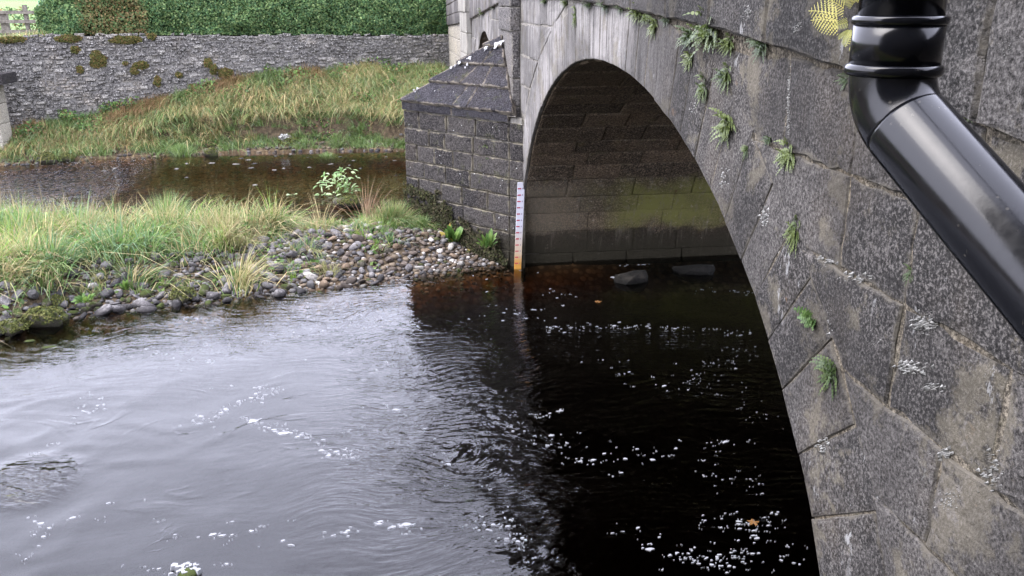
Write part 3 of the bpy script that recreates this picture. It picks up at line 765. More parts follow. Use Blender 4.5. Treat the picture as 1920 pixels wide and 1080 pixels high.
# eave course under the tiers
for P_, Q_, nrr in ((T_, Nn, nr1), (Ff, T_, nr2)):
    L = (Q_-P_).length; d = (Q_-P_)/L
    for a_, b_ in ((0, .5), (.5, 1.0)):
        A_, B_ = P_+d*L*a_, P_+d*L*b_; off = nrr.normalized()*.035
        piece('eave_stone', cutwater, m_cope, [(A_.x+off.x, A_.y+off.y, ZE-.125), (B_.x+off.x, B_.y+off.y, ZE-.125), (B_.x+off.x, B_.y+off.y, ZE+.015), (A_.x+off.x, A_.y+off.y, ZE+.015)], nrr, depth=.12, joint=.005, seg=.2, border=.02)
# white bird droppings on the weathering
mb = MB()
m_drop = simple_mat('bird_droppings', (.25, .25, .25), (.4, .4, .4), 20)
for (px, py, r_) in ((781, 173, .035), (788, 170, .04), (784, 176, .03), (850, 131, .04), (858, 128, .045), (866, 121, .05), (881, 125, .045), (877, 131, .035), (886, 113, .06), (916, 95, .07), (935, 88, .09), (944, 84, .08), (968, 115, .04)):
    d = ray(px, py); A_ = Tt-CAM; nn_ = (Nt-Tt).cross(Ap-Tt).normalized(); c_ = CAM+d*(A_.dot(nn_)/d.dot(nn_))
    nn_ = nn_ if nn_.z > 0 else -nn_; c_ += nn_*.082
    u_ = nn_.orthogonal().normalized(); w_ = nn_.cross(u_)
    K = 9; vs_ = [c_+nn_*.012]+[c_+(u_*math.cos(a)+w_*math.sin(a))*r_*.7*random.uniform(.4, 1.3)-nn_*.012 for a in [2*math.pi*i/K for i in range(K)]]
    mb.add(vs_, [(0, 1+i, 1+(i+1) % K) for i in range(K)])
tag(mb.build('bird_droppings', m_drop, cutwater), kind='stuff')

# ------------------------------------------------------------------ staff gauge
gx, gy = -.088, 12.88
gauge = empty('water_level_gauge', (gx, gy-.06, 0)); tag(gauge, 'white water level staff with red marks fixed on the pier corner, yellowed at its foot', 'gauge')
lean = .004/.1
def gbox(name, mat, x0, x1, z0_, z1_, y0, y1):
    mb = MB(); mb.add([(x0+lean*z0_, y0, z0_), (x1+lean*z0_, y0, z0_), (x1+lean*z0_, y1, z0_), (x0+lean*z0_, y1, z0_), (x0+lean*z1_, y0, z1_), (x1+lean*z1_, y0, z1_), (x1+lean*z1_, y1, z1_), (x0+lean*z1_, y1, z1_)],
                      [(3,2,1,0),(4,5,6,7),(0,1,5,4),(1,2,6,5),(2,3,7,6),(3,0,4,7)])
    return mb.build(name, mat, gauge)
gbox('board', m_board, gx-.058, gx+.05, -.7, 1.385, gy-.085, gy-.06)
gbox('back_rail', m_wood, gx-.03, gx+.06, -.7, 1.37, gy-.06, gy-.0)
for i in range(13):
    z_ = .098+i*.0995
    gbox('red_mark', m_red, gx-.056, gx-.002, z_-.009, z_+.009, gy-.088, gy-.0853)
    gbox('tick', m_tick, gx+.018, gx+.028, z_-.012, z_+.012, gy-.088, gy-.0853)

# ------------------------------------------------------------------ river wall
wallo = empty('river_wall', (-7, 27.3, 1)); tag(wallo, 'long grey rubble stone river wall below the hedge', 'wall')
wd = Vector((WB.x-WA.x, WB.y-WA.y, 0)); WL = wd.length; wd.normalize(); wn = Vector((wd.y, -wd.x, 0))
def wp(s_, z_, off=0): return Vector((WA.x, WA.y, 0))+wd*s_+wn*off+Vector((0, 0, z_))
mb = MB(); NS = 30
vs_ = []
for i in range(NS+1):
    s_ = WL*i/NS; x = WA.x+wd.x*s_; zt = interp(x, ZWT)-.06
    vs_ += [wp(s_, -.3, .0), wp(s_, zt, 0), wp(s_, zt, -.5), wp(s_, -.3, -.5)]
fs = []
for i in range(NS):
    for j in range(4): fs.append((i*4+j, i*4+(j+1) % 4, i*4+4+(j+1) % 4, i*4+4+j))
mb.add(vs_, fs+[(0, 1, 2, 3), tuple(4*NS+j for j in (3, 2, 1, 0))]); 
mb.build('wall_core', simple_mat('wall_mortar', (.09, .085, .08), (.19, .18, .16), 12, .95, .02), wallo, fix=True)
stones = []
z_ = .2
while z_ < 3.3:
    h = random.uniform(.07, .12); s_ = 0
    while s_ < WL:
        w_ = random.uniform(.09, .3)*(1.3 if random.random() < .15 else 1); s2 = min(WL, s_+w_)
        x = WA.x+wd.x*(s_+s2)/2; zt = interp(x, ZWT); zb = interp(x, ZWB)
        hh = h*random.uniform(.7, 1.35); zo = .09*mnoise.noise(Vector((s_*.5, z_*.6, 1)))+random.uniform(-.02, .02)
        if z_ > zb-.35 and z_+hh < zt+.05: stones.append((s_, s2, z_+zo, min(zt+.03, z_+hh+zo)))
        s_ = s2
    z_ += h*.97
def rub(mb, s):
    a_, b_, c_, d_ = s; g_ = .006; j = lambda r=.022: random.uniform(-r, r)
    o_ = random.uniform(.015, .085)
    P = [wp(a_+g_+j(), c_+g_+j(), .0), wp(b_-g_+j(), c_+g_+j(), .0), wp(b_-g_+j(), d_-g_+j(), .0), wp(a_+g_+j(), d_-g_+j(), .0)]
    cen = (P[0]+P[1]+P[2]+P[3])/4
    T2 = [cen+(p-cen)*random.uniform(.55, .8)+wn*(o_+j(.012)) for p in P]
    P = [p-wn*.02 for p in P]
    mb.add(P+T2, [(0, 1, 5, 4), (1, 2, 6, 5), (2, 3, 7, 6), (3, 0, 4, 7), (4, 5, 6, 7)], [.5]*4+[0]*4)
big = sorted(stones, key=lambda s: -(s[1]-s[0])*(s[3]-s[2]))
for s in big[:290]:
    mb = MB(); rub(mb, s); mb.build('rubble_stone', m_rub, wallo)
mb = MB()
for s in big[290:]: rub(mb, s)
tag(mb.build('small_rubble', m_rub, wallo), kind='stuff')

# generic leafy clouds -----------------------------------------------------------------
def leaf_cloud(name, pts, nrm, size, cols, mat, parent=None, asp=.6, up=.35):
    """one small pointed leaf (2 tris as a quad) at each point"""
    pts = np.asarray(pts); N = len(pts)
    a = RNG.normal(size=(N, 3)); 
    if nrm is not None: a = a*.8+np.asarray(nrm)*1.0
    a /= np.linalg.norm(a, axis=1)[:, None]
    b = RNG.normal(size=(N, 3)); b[:, 2] += up; b -= a*(a*b).sum(1)[:, None]; b /= np.linalg.norm(b, axis=1)[:, None]; c = np.cross(a, b)
    s = (np.asarray(size)*RNG.uniform(.6, 1.35, N))[:, None] if np.ndim(size) == 0 else np.asarray(size)[:, None]
    V = np.stack([pts-b*s*.5, pts+c*s*asp*.5, pts+b*s*.5+a*s*.12, pts-c*s*asp*.5], 1).reshape(-1, 3)
    Fc = np.arange(4*N).reshape(N, 4)
    ci = np.asarray(cols)[RNG.integers(0, len(cols), N)]*RNG.uniform(.7, 1.3, (N, 1)) if not isinstance(cols, np.ndarray) or cols.shape[0] != N else cols
    return npmesh(name, V, Fc, mat, parent, np.repeat(ci, 4, 0))

def blades(name, base, height, width, lean, cols, mat, parent=None, curl=.6, tipcol=None, seg=3):
    """grass blades: base (N,3), height (N), lean (N,3) horizontal bend"""
    base = np.asarray(base, float); N = len(base); height = np.broadcast_to(height, N)[:, None]; lean = np.asarray(lean, float)
    side = RNG.normal(size=(N, 3)); side[:, 2] = 0; side /= np.linalg.norm(side, axis=1)[:, None]
    w = np.broadcast_to(width, N)[:, None]
    rows = []; cc = []
    cols = np.asarray(cols)
    for k_ in range(seg+1):
        t = k_/seg
        droop = -(t**2.6)*curl*np.linalg.norm(lean, axis=1)[:, None]**1.2
        p = base+lean*height*t**1.7+np.array([0, 0, 1.])*height*(t+droop)
        ww = w*(1-t)**.6
        if k_ < seg: rows += [p-side*ww/2, p+side*ww/2]; cc += [cols, cols]
        else: rows.append(p); cc.append(cols if tipcol is None else cols*.5+tipcol*.5)
    V = np.stack(rows, 1); m = V.shape[1]; C_ = np.stack(cc, 1)
    Fl = []
    for k_ in range(seg-1):
        a = 2*k_; Fl += [(a, a+1, a+3), (a, a+3, a+2)]
    a = 2*(seg-1); Fl += [(a, a+1, a+2)]
    Fc = (np.arange(N)[:, None, None]*m+np.array(Fl)[None]).reshape(-1, 3)
    return npmesh(name, V.reshape(-1, 3), Fc, mat, parent, C_.reshape(-1, 3))

GRN = np.array([(.11, .18, .045), (.14, .22, .065), (.19, .26, .09), (.1, .16, .05), (.24, .3, .13), (.2, .27, .15)])
STR = np.array([(.38, .3, .16), (.46, .38, .22), (.32, .25, .13), (.42, .36, .2)])
def pick(pal, N): return pal[RNG.integers(0, len(pal), N)]*RNG.uniform(.75, 1.25, (N, 1))

# ------------------------------------------------------------------ hedge, bushes on top of the wall
def hedge_points(s0_, s1_, zt, depth, N, bulge=.15):
    s_ = RNG.uniform(s0_, s1_, N); z_ = RNG.uniform(0, 1, N); P = []; Nn_ = []
    for a, t in zip(s_, z_):
        x = WA.x+wd.x*a; zb = interp(x, ZWT)-.02; H = zt(a)
        z2 = zb+t*(H-zb)
        r = RNG.uniform(0, 1)**2*.35
        wob = .22*mnoise.noise(Vector((a*1.1, z2*1.4, 0)))+.12*mnoise.noise(Vector((a*3, z2*3, 4)))
        off = -.18+bulge*math.sin(min(1, t*1.1)*math.pi)*.6+wob-r
        P.append(wp(a, z2, off)); Nn_.append((wn.x, wn.y, .35))
        if t > .9: P[-1] = wp(a, H-r*.3, -RNG.uniform(0, depth)); Nn_[-1] = (0, 0, 1)
    return np.array(P), np.array(Nn_)
def hedge(name, label, cat, s0_, s1_, zt, N, cols, size=.085, core=(.02, .03, .01)):
    r = empty(name, wp((s0_+s1_)/2, 3.1, -.5)); tag(r, label, cat)
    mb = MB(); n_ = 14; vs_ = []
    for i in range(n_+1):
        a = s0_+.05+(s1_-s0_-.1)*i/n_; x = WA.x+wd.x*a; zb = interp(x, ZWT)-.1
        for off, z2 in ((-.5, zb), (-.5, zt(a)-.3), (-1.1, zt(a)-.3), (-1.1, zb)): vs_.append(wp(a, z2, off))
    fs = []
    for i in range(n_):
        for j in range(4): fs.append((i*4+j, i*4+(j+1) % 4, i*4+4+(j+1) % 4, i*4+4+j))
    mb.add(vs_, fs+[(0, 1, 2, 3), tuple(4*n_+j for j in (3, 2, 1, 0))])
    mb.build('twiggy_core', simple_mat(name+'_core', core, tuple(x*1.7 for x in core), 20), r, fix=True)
    P, Nn_ = hedge_points(s0_, s1_, zt, .9, N)
    tag(leaf_cloud('foliage', P, Nn_, size, cols, m_veg, r), kind='stuff')
    return r
HG = [(.04, .09, .035), (.07, .13, .045), (.11, .18, .06), (.06, .12, .05), (.17, .23, .09)]
BG = [(.09, .11, .04), (.12, .13, .045), (.15, .12, .05), (.07, .09, .03), (.2, .14, .06)]
def s_of_px(px): # arc length on the wall line seen at column px
    best = None
    for i in range(800):
        s_ = WL*i/800; x = topx(wp(s_, 3.1, 0))[0]
        if best is None or abs(x-px) < best[0]: best = (abs(x-px), s_)
    return best[1]
sA, sB, sC, sD = s_of_px(72), s_of_px(150), s_of_px(275), s_of_px(836)
hedge('bush', 'rounded green bush beside the wooden fence at the hedge\'s left end', 'bush', sA, sB+.15, lambda a: 3.9+.7*sm(sA-.1, sA+.9, a)+.1*math.sin(a*4), 5200, HG)
hedge('thinning_bush', 'brownish twiggy bush between the green bush and the clipped hedge', 'bush', sB, sC+.1, lambda a: 4.6+.12*math.sin(a*5), 6500, BG+[HG[1]], core=(.05, .04, .03))
hedge('clipped_hedge', 'long clipped green hedge on top of the rubble wall', 'hedge', sC, WL+.6, lambda a: 4.75+.06*math.sin(a*3), 46000, HG, .07)

# wall-top turf at the left end
def turf(name, pts, N, h, pal, spread, lab=None):
    pass
# moss patches on the wall
MP = [(183, 113, 17, 20), (130, 72, 26, 8), (141, 93, 9, 9), (265, 122, 16, 9), (252, 133, 9, 8), (238, 74, 34, 9), (285, 68, 10, 7), (390, 118, 9, 12), (400, 130, 9, 10), (423, 137, 18, 11), (424, 155, 9, 11), (335, 140, 7, 6), (150, 130, 7, 9), (500, 140, 14, 4), (388, 165, 10, 9), (20, 74, 30, 7), (362, 163, 9, 8), (295, 152, 8, 12), (235, 118, 6, 4)]
for (px, py, rx, ry) in MP:
    d = ray(px, py); t_ = (Vector((WA.x, WA.y, 0))-CAM).dot(wn)/d.dot(wn); c_ = CAM+d*t_
    s0_ = (c_-Vector((WA.x, WA.y, 0))).dot(wd); k_ = t_/F_PX
    N = int(30+rx*ry*2.2); P = []
    for _ in range(N):
        a = random.uniform(0, 2*math.pi); r_ = math.sqrt(random.random())*(.8+.35*mnoise.noise(Vector((math.cos(a)*1.5+px, math.sin(a)*1.5, py))))
        P.append(wp(s0_+math.cos(a)*r_*rx*k_, c_.z+math.sin(a)*r_*ry*k_, .045+.07*(1-r_*r_)))
    br = np.array([(.06, .065, .015), (.09, .08, .02), (.04, .05, .015), (.12, .075, .03)])
    leaf_cloud('moss_patch', P, np.tile((wn.x, wn.y, .3), (N, 1)), .07, br, m_moss, wallo, .8)

# ------------------------------------------------------------------ fence, sign, stone pier at the left end
fence = empty('wooden_fence', (-13, 27.2, 3.1)); tag(fence, 'weathered timber post and rail fence above the wall at far left', 'fence')
def gbox2(name, mat, lo, hi, parent): mb = MB(); mb.box(lo, hi); return mb.build(name, mat, parent)
for px, w_ in ((8, .2), (50, .09), (-60, .09), (-130, .09)):
    P = hit(px, 45, 1, 27.0); gbox2('post', m_wood, (P.x-w_/2, 27.0, 2.9), (P.x+w_/2, 27.12, 4.02 if px > 20 else 3.85), fence)
for zr in (3.82, 3.57, 3.3): gbox2('rail', m_wood, (-16.0, 26.94, zr-.045), (-11.68, 26.985, zr+.045), fence)
sign = empty('footpath_sign', (-11.68, 27.3, 3.1)); tag(sign, 'small white notice on a thin post beside the bush', 'sign')
gbox2('post', m_wood, (-11.72, 27.3, 2.9), (-11.66, 27.36, 4.3), sign)
gbox2('panel', m_white, (-11.8, 27.27, 3.86), (-11.62, 27.295, 4.06), sign)
gbox2('header', m_green, (-11.78, 27.262, 4.06), (-11.64, 27.296, 4.13), sign)
gbox2('printed_mark', m_tick, (-11.73, 27.262, 4.0), (-11.69, 27.2695, 4.04), sign)
pier = empty('stone_gatepost', (-13.0, 24.9, .3)); tag(pier, 'pale square stone post with a dark cap slab at the left edge', 'post')
PX = hit(14, 200, 1, 25.3).x
mb = MB(); mb.box((PX-.7, 24.62, -.2), (PX-.02, 25.3, 2.02)); mb.build('shaft_core', m_mortar, pier)
for i, (za, zb) in enumerate(((.0, .5), (.5, .98), (.98, 1.5), (1.5, 2.02))):
    piece('shaft_stone', pier, m_pier, [(PX-.72, 24.6, za), (PX, 24.6, za), (PX, 24.6, zb), (PX-.72, 24.6, zb)], (0, -1, 0), depth=.1, joint=.006, seg=.2)
    piece('shaft_stone', pier, m_pier, [(PX, 24.6, za), (PX, 25.3, za), (PX, 25.3, zb), (PX, 24.6, zb)], (1, 0, 0), depth=.1, joint=.006, seg=.2)
PC = hit(29, 130, 1, 25.4).x
mb = MB(); mb.box((PX-.85, 24.45, 2.03), (PC, 25.4, 2.3)); bo = mb.build('cap_slab', m_cut, pier)
gbox2('upright', simple_mat('black_timber', (.02, .02, .025), (.05, .05, .05)), (PX-.5, 24.7, 2.3), (PX-.07, 24.95, 2.95), pier)

# ------------------------------------------------------------------ cobbles and gravel of the bar
def rock_mesh(name, seed, sub=2, flat=.62, rough=.3, ang=0.):
    bm = bmesh.new(); bmesh.ops.create_icosphere(bm, subdivisions=sub, radius=1)
    rs = random.Random(seed); pl_ = [(Vector((rs.gauss(0, 1), rs.gauss(0, 1), rs.gauss(0, 1))).normalized(), rs.uniform(.5, .85)) for _ in range(int(5+ang*7))]
    sx, sy = rs.uniform(.85, 1.2), rs.uniform(.65, .95)
    for v in bm.verts:
        p = v.co.copy(); p *= 1+rough*.5*mnoise.noise(p*1.1+Vector((seed*7.1, 0, 0)))
        for n_, d_ in pl_:
            q_ = p.dot(n_)
            if q_ > d_: p -= n_*(q_-d_)*.85
        v.co = Vector((p.x*sx, p.y*sy, p.z*flat))
    me = bpy.data.meshes.new(name); bm.to_mesh(me); bm.free()
    me.polygons.foreach_set('use_smooth', [True]*len(me.polygons)); return me
SHAPE = {'rounded': [0, 1, 2, 7], 'flat': [3, 4, 8], 'angular': [5, 6, 9, 10]}
RM = {}
for sh_, ids in SHAPE.items():
    for i in ids:
        for cn, mt in COB.items():
            me = rock_mesh('cobble', i+1, 2, .66 if sh_ != 'flat' else .4, .7, 1 if sh_ == 'angular' else .35); me.polygons.foreach_set('use_smooth', [sh_ != 'angular']*len(me.polygons)); me.materials.append(mt); RM[(sh_, i, cn)] = me
cands = []
def inbar(x, y): return interp(x, YF)-.12 < y < interp(x, YB)
def stony(x, y):
    """0..1 how bare of grass the bar is here"""
    d = y-interp(x, YF); lim = interp(x, [(-12, 1.2), (-7, 1.3), (-5.2, 1.15), (-4.4, 1.15), (-3.4, 2.1), (-2.2, 2.6), (-.3, 3)])
    return d < lim+.35*mnoise.noise(Vector((x*1.3, y*1.3, 2)))
tries = 0
grid = {}
def free(x, y, r):
    gx_, gy_ = int(x/.25), int(y/.25)
    for a in (-1, 0, 1):
        for b in (-1, 0, 1):
            for (x2, y2, r2) in grid.get((gx_+a, gy_+b), ()):
                if (x-x2)**2+(y-y2)**2 < ((r+r2)*.66)**2: return False
    grid.setdefault((gx_, gy_), []).append((x, y, r)); return True
for rr, NT_ in (((.1, .135), 1300), ((.072, .105), 3200), ((.048, .072), 16000), ((.03, .048), 40000)):
    for _ in range(NT_):
        x = random.uniform(-12, -.2); yf_ = interp(x, YF); y = yf_+random.uniform(-.15, 3.4)
        if not inbar(x, y) or not stony(x, y): continue
        # keep clear of the cutwater
        if (Vector((x, y, 0))-T_).dot(nr1.normalized()) < .05 and x > -1.8: continue
        d = y-yf_; r_ = random.uniform(*rr)
        mx_ = (.16-.05*sm(0, 2, d)) if x < -3.6 else .115-.035*sm(-3.2, -.8, x)
        if x > -2.3: mx_ = min(mx_, .095)
        if r_ > mx_: continue
        if free(x, y, r_): cands.append((x, y, r_))
def zone(x, y):
    d = y-interp(x, YF); a = 'far left' if x < -6.4 else ('left of the grass tip' if x < -4.6 else ('below the grass' if x < -3 else ('mid bar' if x < -1.7 else 'beside the pier')))
    return a, d < .55
items = []
for (x, y, r_) in cands:
    P = topx((x, y, gz(x, y)+.03)); px_size = 2*r_*F_PX/P[2]
    vis = -15 < P[0] < 1000 and P[1] < 1090
    items.append((px_size if vis else 0, x, y, r_))
items.sort(reverse=True)
ORD = ['first', 'second', 'third', 'fourth', 'fifth', 'sixth', 'seventh', 'eighth', 'ninth', 'tenth', 'eleventh', 'twelfth', 'thirteenth', 'fourteenth', 'fifteenth', 'sixteenth', 'seventeenth', 'eighteenth', 'nineteenth', 'twentieth', 'twenty-first', 'twenty-second', 'twenty-third', 'twenty-fourth', 'twenty-fifth']
ind = []; rest = []
for k_, (ps, x, y, r_) in enumerate(items):
    right = sm(-4.2, -2.0, x)
    u = random.random(); d = y-interp(x, YF)
    if u < .5-.32*right: cn = 'grey'
    elif u < .68-.4*right: cn = 'dark grey'
    elif u < .82-.48*right and d < 1.2: cn = 'mossy'
    elif u < .72: cn = 'brown'
    elif u < .9: cn = 'ochre' if right > .25 else 'grey'
    else: cn = 'pale' if right > .15 or random.random() < .25 else 'grey'
    if x < -4.4 and random.random() < (.6 if x < -6 else .3): cn = random.choice(['mossy', 'mossy', 'dark grey'])
    sh_ = random.choice(['rounded', 'rounded', 'flat', 'angular'])
    (ind if k_ < 285 and ps > 0 else rest).append((x, y, r_, cn, sh_))
clus = {}
for it in ind:
    x, y, r_, cn, sh_ = it
    if x < -6.3: zn = 'at far left'
    elif x < -4.9: zn = 'below the left grass'
    elif x < -3.6: zn = 'below the grass tip'
    elif x < -2.4: zn = 'in mid shingle'
    else: zn = 'in shingle by the pier'
    sz = 'large' if r_ > .14 else ('middling' if r_ > .095 else 'small')
    clus.setdefault((sz, cn, sh_, zn), []).append(it)
ORDW = ORD
for (sz, cn, sh_, zn), L in clus.items():
    L.sort(key=lambda it: topx((it[0], it[1], .1))[0])
    for j, (x, y, r_, _, _) in enumerate(L):
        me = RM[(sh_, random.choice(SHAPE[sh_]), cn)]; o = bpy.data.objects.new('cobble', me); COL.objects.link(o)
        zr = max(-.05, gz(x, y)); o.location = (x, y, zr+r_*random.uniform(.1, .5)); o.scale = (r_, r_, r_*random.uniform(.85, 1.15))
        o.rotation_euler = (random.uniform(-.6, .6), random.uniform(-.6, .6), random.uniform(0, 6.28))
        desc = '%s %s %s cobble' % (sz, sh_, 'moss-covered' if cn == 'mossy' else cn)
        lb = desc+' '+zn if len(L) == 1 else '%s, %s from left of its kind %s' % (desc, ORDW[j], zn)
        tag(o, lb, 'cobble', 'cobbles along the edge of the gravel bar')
# remaining stones and finer gravel: one mass
def rock_proto(i): 
    bm = bmesh.new(); bmesh.ops.create_icosphere(bm, subdivisions=1, radius=1)
    for v in bm.verts: v.co *= 1+.28*mnoise.noise(v.co*1.3+Vector((i*5.3, 1, 2)))
    V = np.array([v.co[:] for v in bm.verts]); bm.verts.index_update(); Fc = np.array([[v.index for v in f.verts] for f in bm.faces]); bm.free(); return V, Fc
PROT = [rock_proto(i) for i in range(6)]
CPAL = {'grey': (.12, .115, .11), 'dark grey': (.06, .057, .057), 'brown': (.085, .069, .056), 'ochre': (.12, .095, .068), 'pale': (.28, .26, .235), 'mossy': (.045, .048, .02)}
def rock_stuff(name, L, mat=m_gravel):
    Vs, Fs, Cs = [], [], []; k_ = 0
    for (x, y, z, r_, c_) in L:
        V0, F0 = random.choice(PROT); a = random.uniform(0, 6.28); ca, sa = math.cos(a), math.sin(a)
        s_ = np.array([r_*random.uniform(.85, 1.2), r_*random.uniform(.65, .95), r_*random.uniform(.4, .72)])
        Q = V0*s_; tl = random.uniform(-.4, .4); ct, st_ = math.cos(tl), math.sin(tl)
        Q = np.stack([Q[:, 0], Q[:, 1]*ct-Q[:, 2]*st_, Q[:, 1]*st_+Q[:, 2]*ct], 1)
        Q = np.stack([Q[:, 0]*ca-Q[:, 1]*sa+x, Q[:, 0]*sa+Q[:, 1]*ca+y, Q[:, 2]+z], 1)
        Vs.append(Q); Fs.append(F0+k_); k_ += len(Q)
        Cs.append(np.tile(np.array(c_)*random.uniform(.75, 1.25), (len(Q), 1)))
    o = npmesh(name, np.concatenate(Vs), np.concatenate(Fs), mat, None, np.concatenate(Cs), True); tag(o, kind='stuff'); return o
L = [(x, y, max(-.05, gz(x, y))+r_*.2, r_, CPAL[cn]) for (x, y, r_, cn, sh_) in rest]
for _ in range(9000):
    x = random.uniform(-12, -.2); y = interp(x, YF)+random.uniform(-.5, 4.2)
    if y > interp(x, YB) or (not stony(x, y) and random.random() < .8): continue
    if (Vector((x, y, 0))-T_).dot(nr1.normalized()) < .02 and x > -1.9: continue
    r_ = random.uniform(.018, .045); cn = random.choice(['grey', 'brown', 'ochre', 'brown', 'dark grey', 'pale'] if x > -4 else ['grey', 'dark grey', 'brown', 'grey', 'mossy'])
    L.append((x, y, gz(x, y)+r_*.3, r_, CPAL[cn]))
for _ in range(1500):   # far half of the bar behind the grass
    x = random.uniform(-4.2, -1.4); y = interp(x, YB)-random.uniform(-.3, 1.4); r_ = random.uniform(.025, .06)
    L.append((x, y, gz(x, y)+r_*.3, r_, CPAL[random.choice(['grey', 'pale', 'brown'])]))
tag(rock_stuff('bar_gravel', L), 'mixed grey and brown river shingle of the gravel bar', 'gravel')
L = []
for _ in range(5200):   # stream bed and foot of the far bank
    x = random.uniform(-14, .3); yk = interp(x, YK); y = random.uniform(interp(x, YB)-.1, yk+.7)
    r_ = random.uniform(.03, .09)*(1.3 if y > yk-.5 else 1)
    r_ *= .75; L.append((x, y, gz(x, y)+r_*(.1 if y < yk-.3 else .3), r_, tuple(.75*q_ for q_ in CPAL[random.choice(['brown', 'ochre', 'dark grey', 'brown', 'grey'])])))
tag(rock_stuff('stream_bed_stones', L), 'stones on the bed and far edge of the shallow side stream', 'gravel')

# single stones in the water ------------------------------------------------------------
def rock_at(px, py, wpx, label, cn, hfac=.6, sh_='rounded', name='rock', z=0., group=None, cat='rock', dz=0.):
    P = water(px, py, z); r_ = wpx/2*topx(P)[2]/F_PX
    me = RM[(sh_, random.choice(SHAPE[sh_]), cn)]; o = bpy.data.objects.new(name, me); COL.objects.link(o)
    o.location = (P.x, P.y+r_*.3, z-r_*.1+dz); o.scale = (r_, r_*.9, r_*hfac*1.3); o.rotation_euler = (random.uniform(-.1, .1), random.uniform(-.1, .1), random.uniform(-.5, .5))
    tag(o, label, cat, group); return o, P, r_
SP = [(443, 308, 17, 'flat'), (476, 307, 16, 'flat'), (466, 300, 10, 'rounded'), (452, 297, 9, 'rounded'), (471, 315, 10, 'rounded'), (397, 306, 13, 'rounded'), (331, 317, 12, 'rounded'), (350, 307, 9, 'rounded'), (517, 293, 9, 'rounded'), (545, 289, 8, 'rounded'), (515, 319, 11, 'angular'), (532, 316, 9, 'rounded'), (580, 314, 10, 'rounded'), (619, 308, 16, 'flat'), (638, 294, 7, 'rounded'), (663, 301, 7, 'rounded'), (655, 310, 7, 'angular'), (676, 316, 9, 'rounded'), (724, 294, 6, 'rounded'), (740, 301, 9, 'flat'), (478, 347, 16, 'flat'), (215, 316, 12, 'rounded'), (225, 323, 10, 'rounded'), (195, 320, 10, 'flat'), (577, 295, 8, 'flat'), (742, 329, 9, 'flat'), (350, 333, 12, 'flat'), (172, 312, 12, 'rounded')]
SP.sort()
for i, (px, py, w_, sh_) in enumerate(SP):
    lb = '%s from the left of the pale stones standing out of the side stream' % (ORD+['twenty-sixth', 'twenty-seventh', 'twenty-eighth'])[i]
    rock_at(px, py, w_, lb, 'pale' if i % 3 else 'grey', .45, sh_, 'stream_stone', group='pale stones in the side stream', cat='stone')
def moss_on(o_, P, r_, n_=500, h=.03, pal=((.05, .065, .015), (.08, .085, .02), (.035, .045, .012)), parent=None, squash=.6):
    pts = []; ns = []
    for _ in range(n_):
        v = Vector((random.gauss(0, 1), random.gauss(0, 1), abs(random.gauss(0, 1)))).normalized()
        pts.append(Vector(o_.location)+Vector((v.x*r_*1.0, v.y*r_*.9, v.z*r_*squash))); ns.append(v)
    return leaf_cloud('moss', pts, ns, h, np.array(pal), m_moss, None, .7)
def boulder(px, py, w_, label, hf=.75, moss=True, cn='mossy', sq=.72):
    root = empty('mossy_boulder' if moss else 'boulder'); P = water(px, py); r_ = w_*1.2/2*topx(P)[2]/F_PX
    root.location = (P.x, P.y+r_*.5, r_*.22); tag(root, label, 'boulder')
    me = RM[('rounded', random.choice((0, 1, 2)), cn)]; o = bpy.data.objects.new('stone', me); COL.objects.link(o); o.parent = root
    o.scale = (r_, r_*.9, r_*hf/.62); o.location = (0, 0, 0)
    if moss:
        pts = []; ns = []
        for _ in range(int(1100)):
            v = Vector((random.gauss(0, 1), random.gauss(0, 1), abs(random.gauss(0, 1))*1.1)).normalized(); k_ = 1+.12*mnoise.noise(v*3+Vector((px, 0, 0)))
            if v.z < .12: continue
            if mnoise.noise(v*2.2+Vector((px*.3, py, 0))) < -.28: continue
            pts.append(Vector(root.location)+Vector((v.x*r_*.98, v.y*r_*.82, v.z*r_*hf*.96))*k_); ns.append(v)
        leaf_cloud('moss_cover', pts, ns, r_*.14, np.array([(.05, .06, .014), (.08, .085, .022), (.035, .042, .012), (.1, .1, .03)]), m_moss, root, .7)
    return root
for a in ((76, 615, 62, 'large dark mossy boulder at the water edge on the far left', .75), (342, 568, 44, 'mossy boulder in the water edge below the grass, with a foam streak beside it', .85),
          (18, 630, 50, 'mossy rock touching the left edge of the picture at the waterline', .7), (98, 582, 46, 'mossy rock just behind the large dark boulder', .7),
          (417, 525, 36, 'round mossy stone between grey cobbles below the grass clump', .7), (455, 535, 36, 'low mossy stone right of the grass clump at the water edge', .7), (500, 517, 40, 'wide mossy stone above the waterline cobbles', .5),
          (35, 560, 50, 'dark mossy hump under the grass at the left edge', .6), (300, 528, 40, 'dark mossy stone under the overhanging grass', .5),
          (541, 279, 38, 'moss covered boulder with a white patch across the side stream', .95), (395, 292, 22, 'dark mossy rock at the far bank left of the white topped boulder', .9),
          (655, 388, 44, 'low dark mossy stone in the stream beside the pier grass', .5), (122, 303, 28, 'mossy rock at the far bank foot, right of a bigger one', .7), (45, 300, 60, 'big dark green mossy rock at the far bank on the left', .7),
          (84, 306, 34, 'dark rock on the far bank between two mossy ones', .7), (5, 300, 40, 'mossy rock at the far bank cut by the left picture edge', .8)):
    b = boulder(*a[:4], hf=a[4])
    if a[0] == 541:
        pts = [Vector(b.location)+Vector((random.gauss(-.12, .06), -.18+random.uniform(-.05, .05), .27+random.gauss(0, .04))) for _ in range(60)]
        tag(leaf_cloud('white_patch', pts, np.tile((0, -1, .4), (60, 1)), .07, np.array([(.25, .25, .23)]), m_moss, b, .9), kind='stuff')
def ringfoam(P, rx, ry, parent=None): pass
rock_at(1190, 528, 82, 'long flat topped dark stone standing in the water under the arch', 'wet', .72, 'angular', 'boulder', cat='boulder')
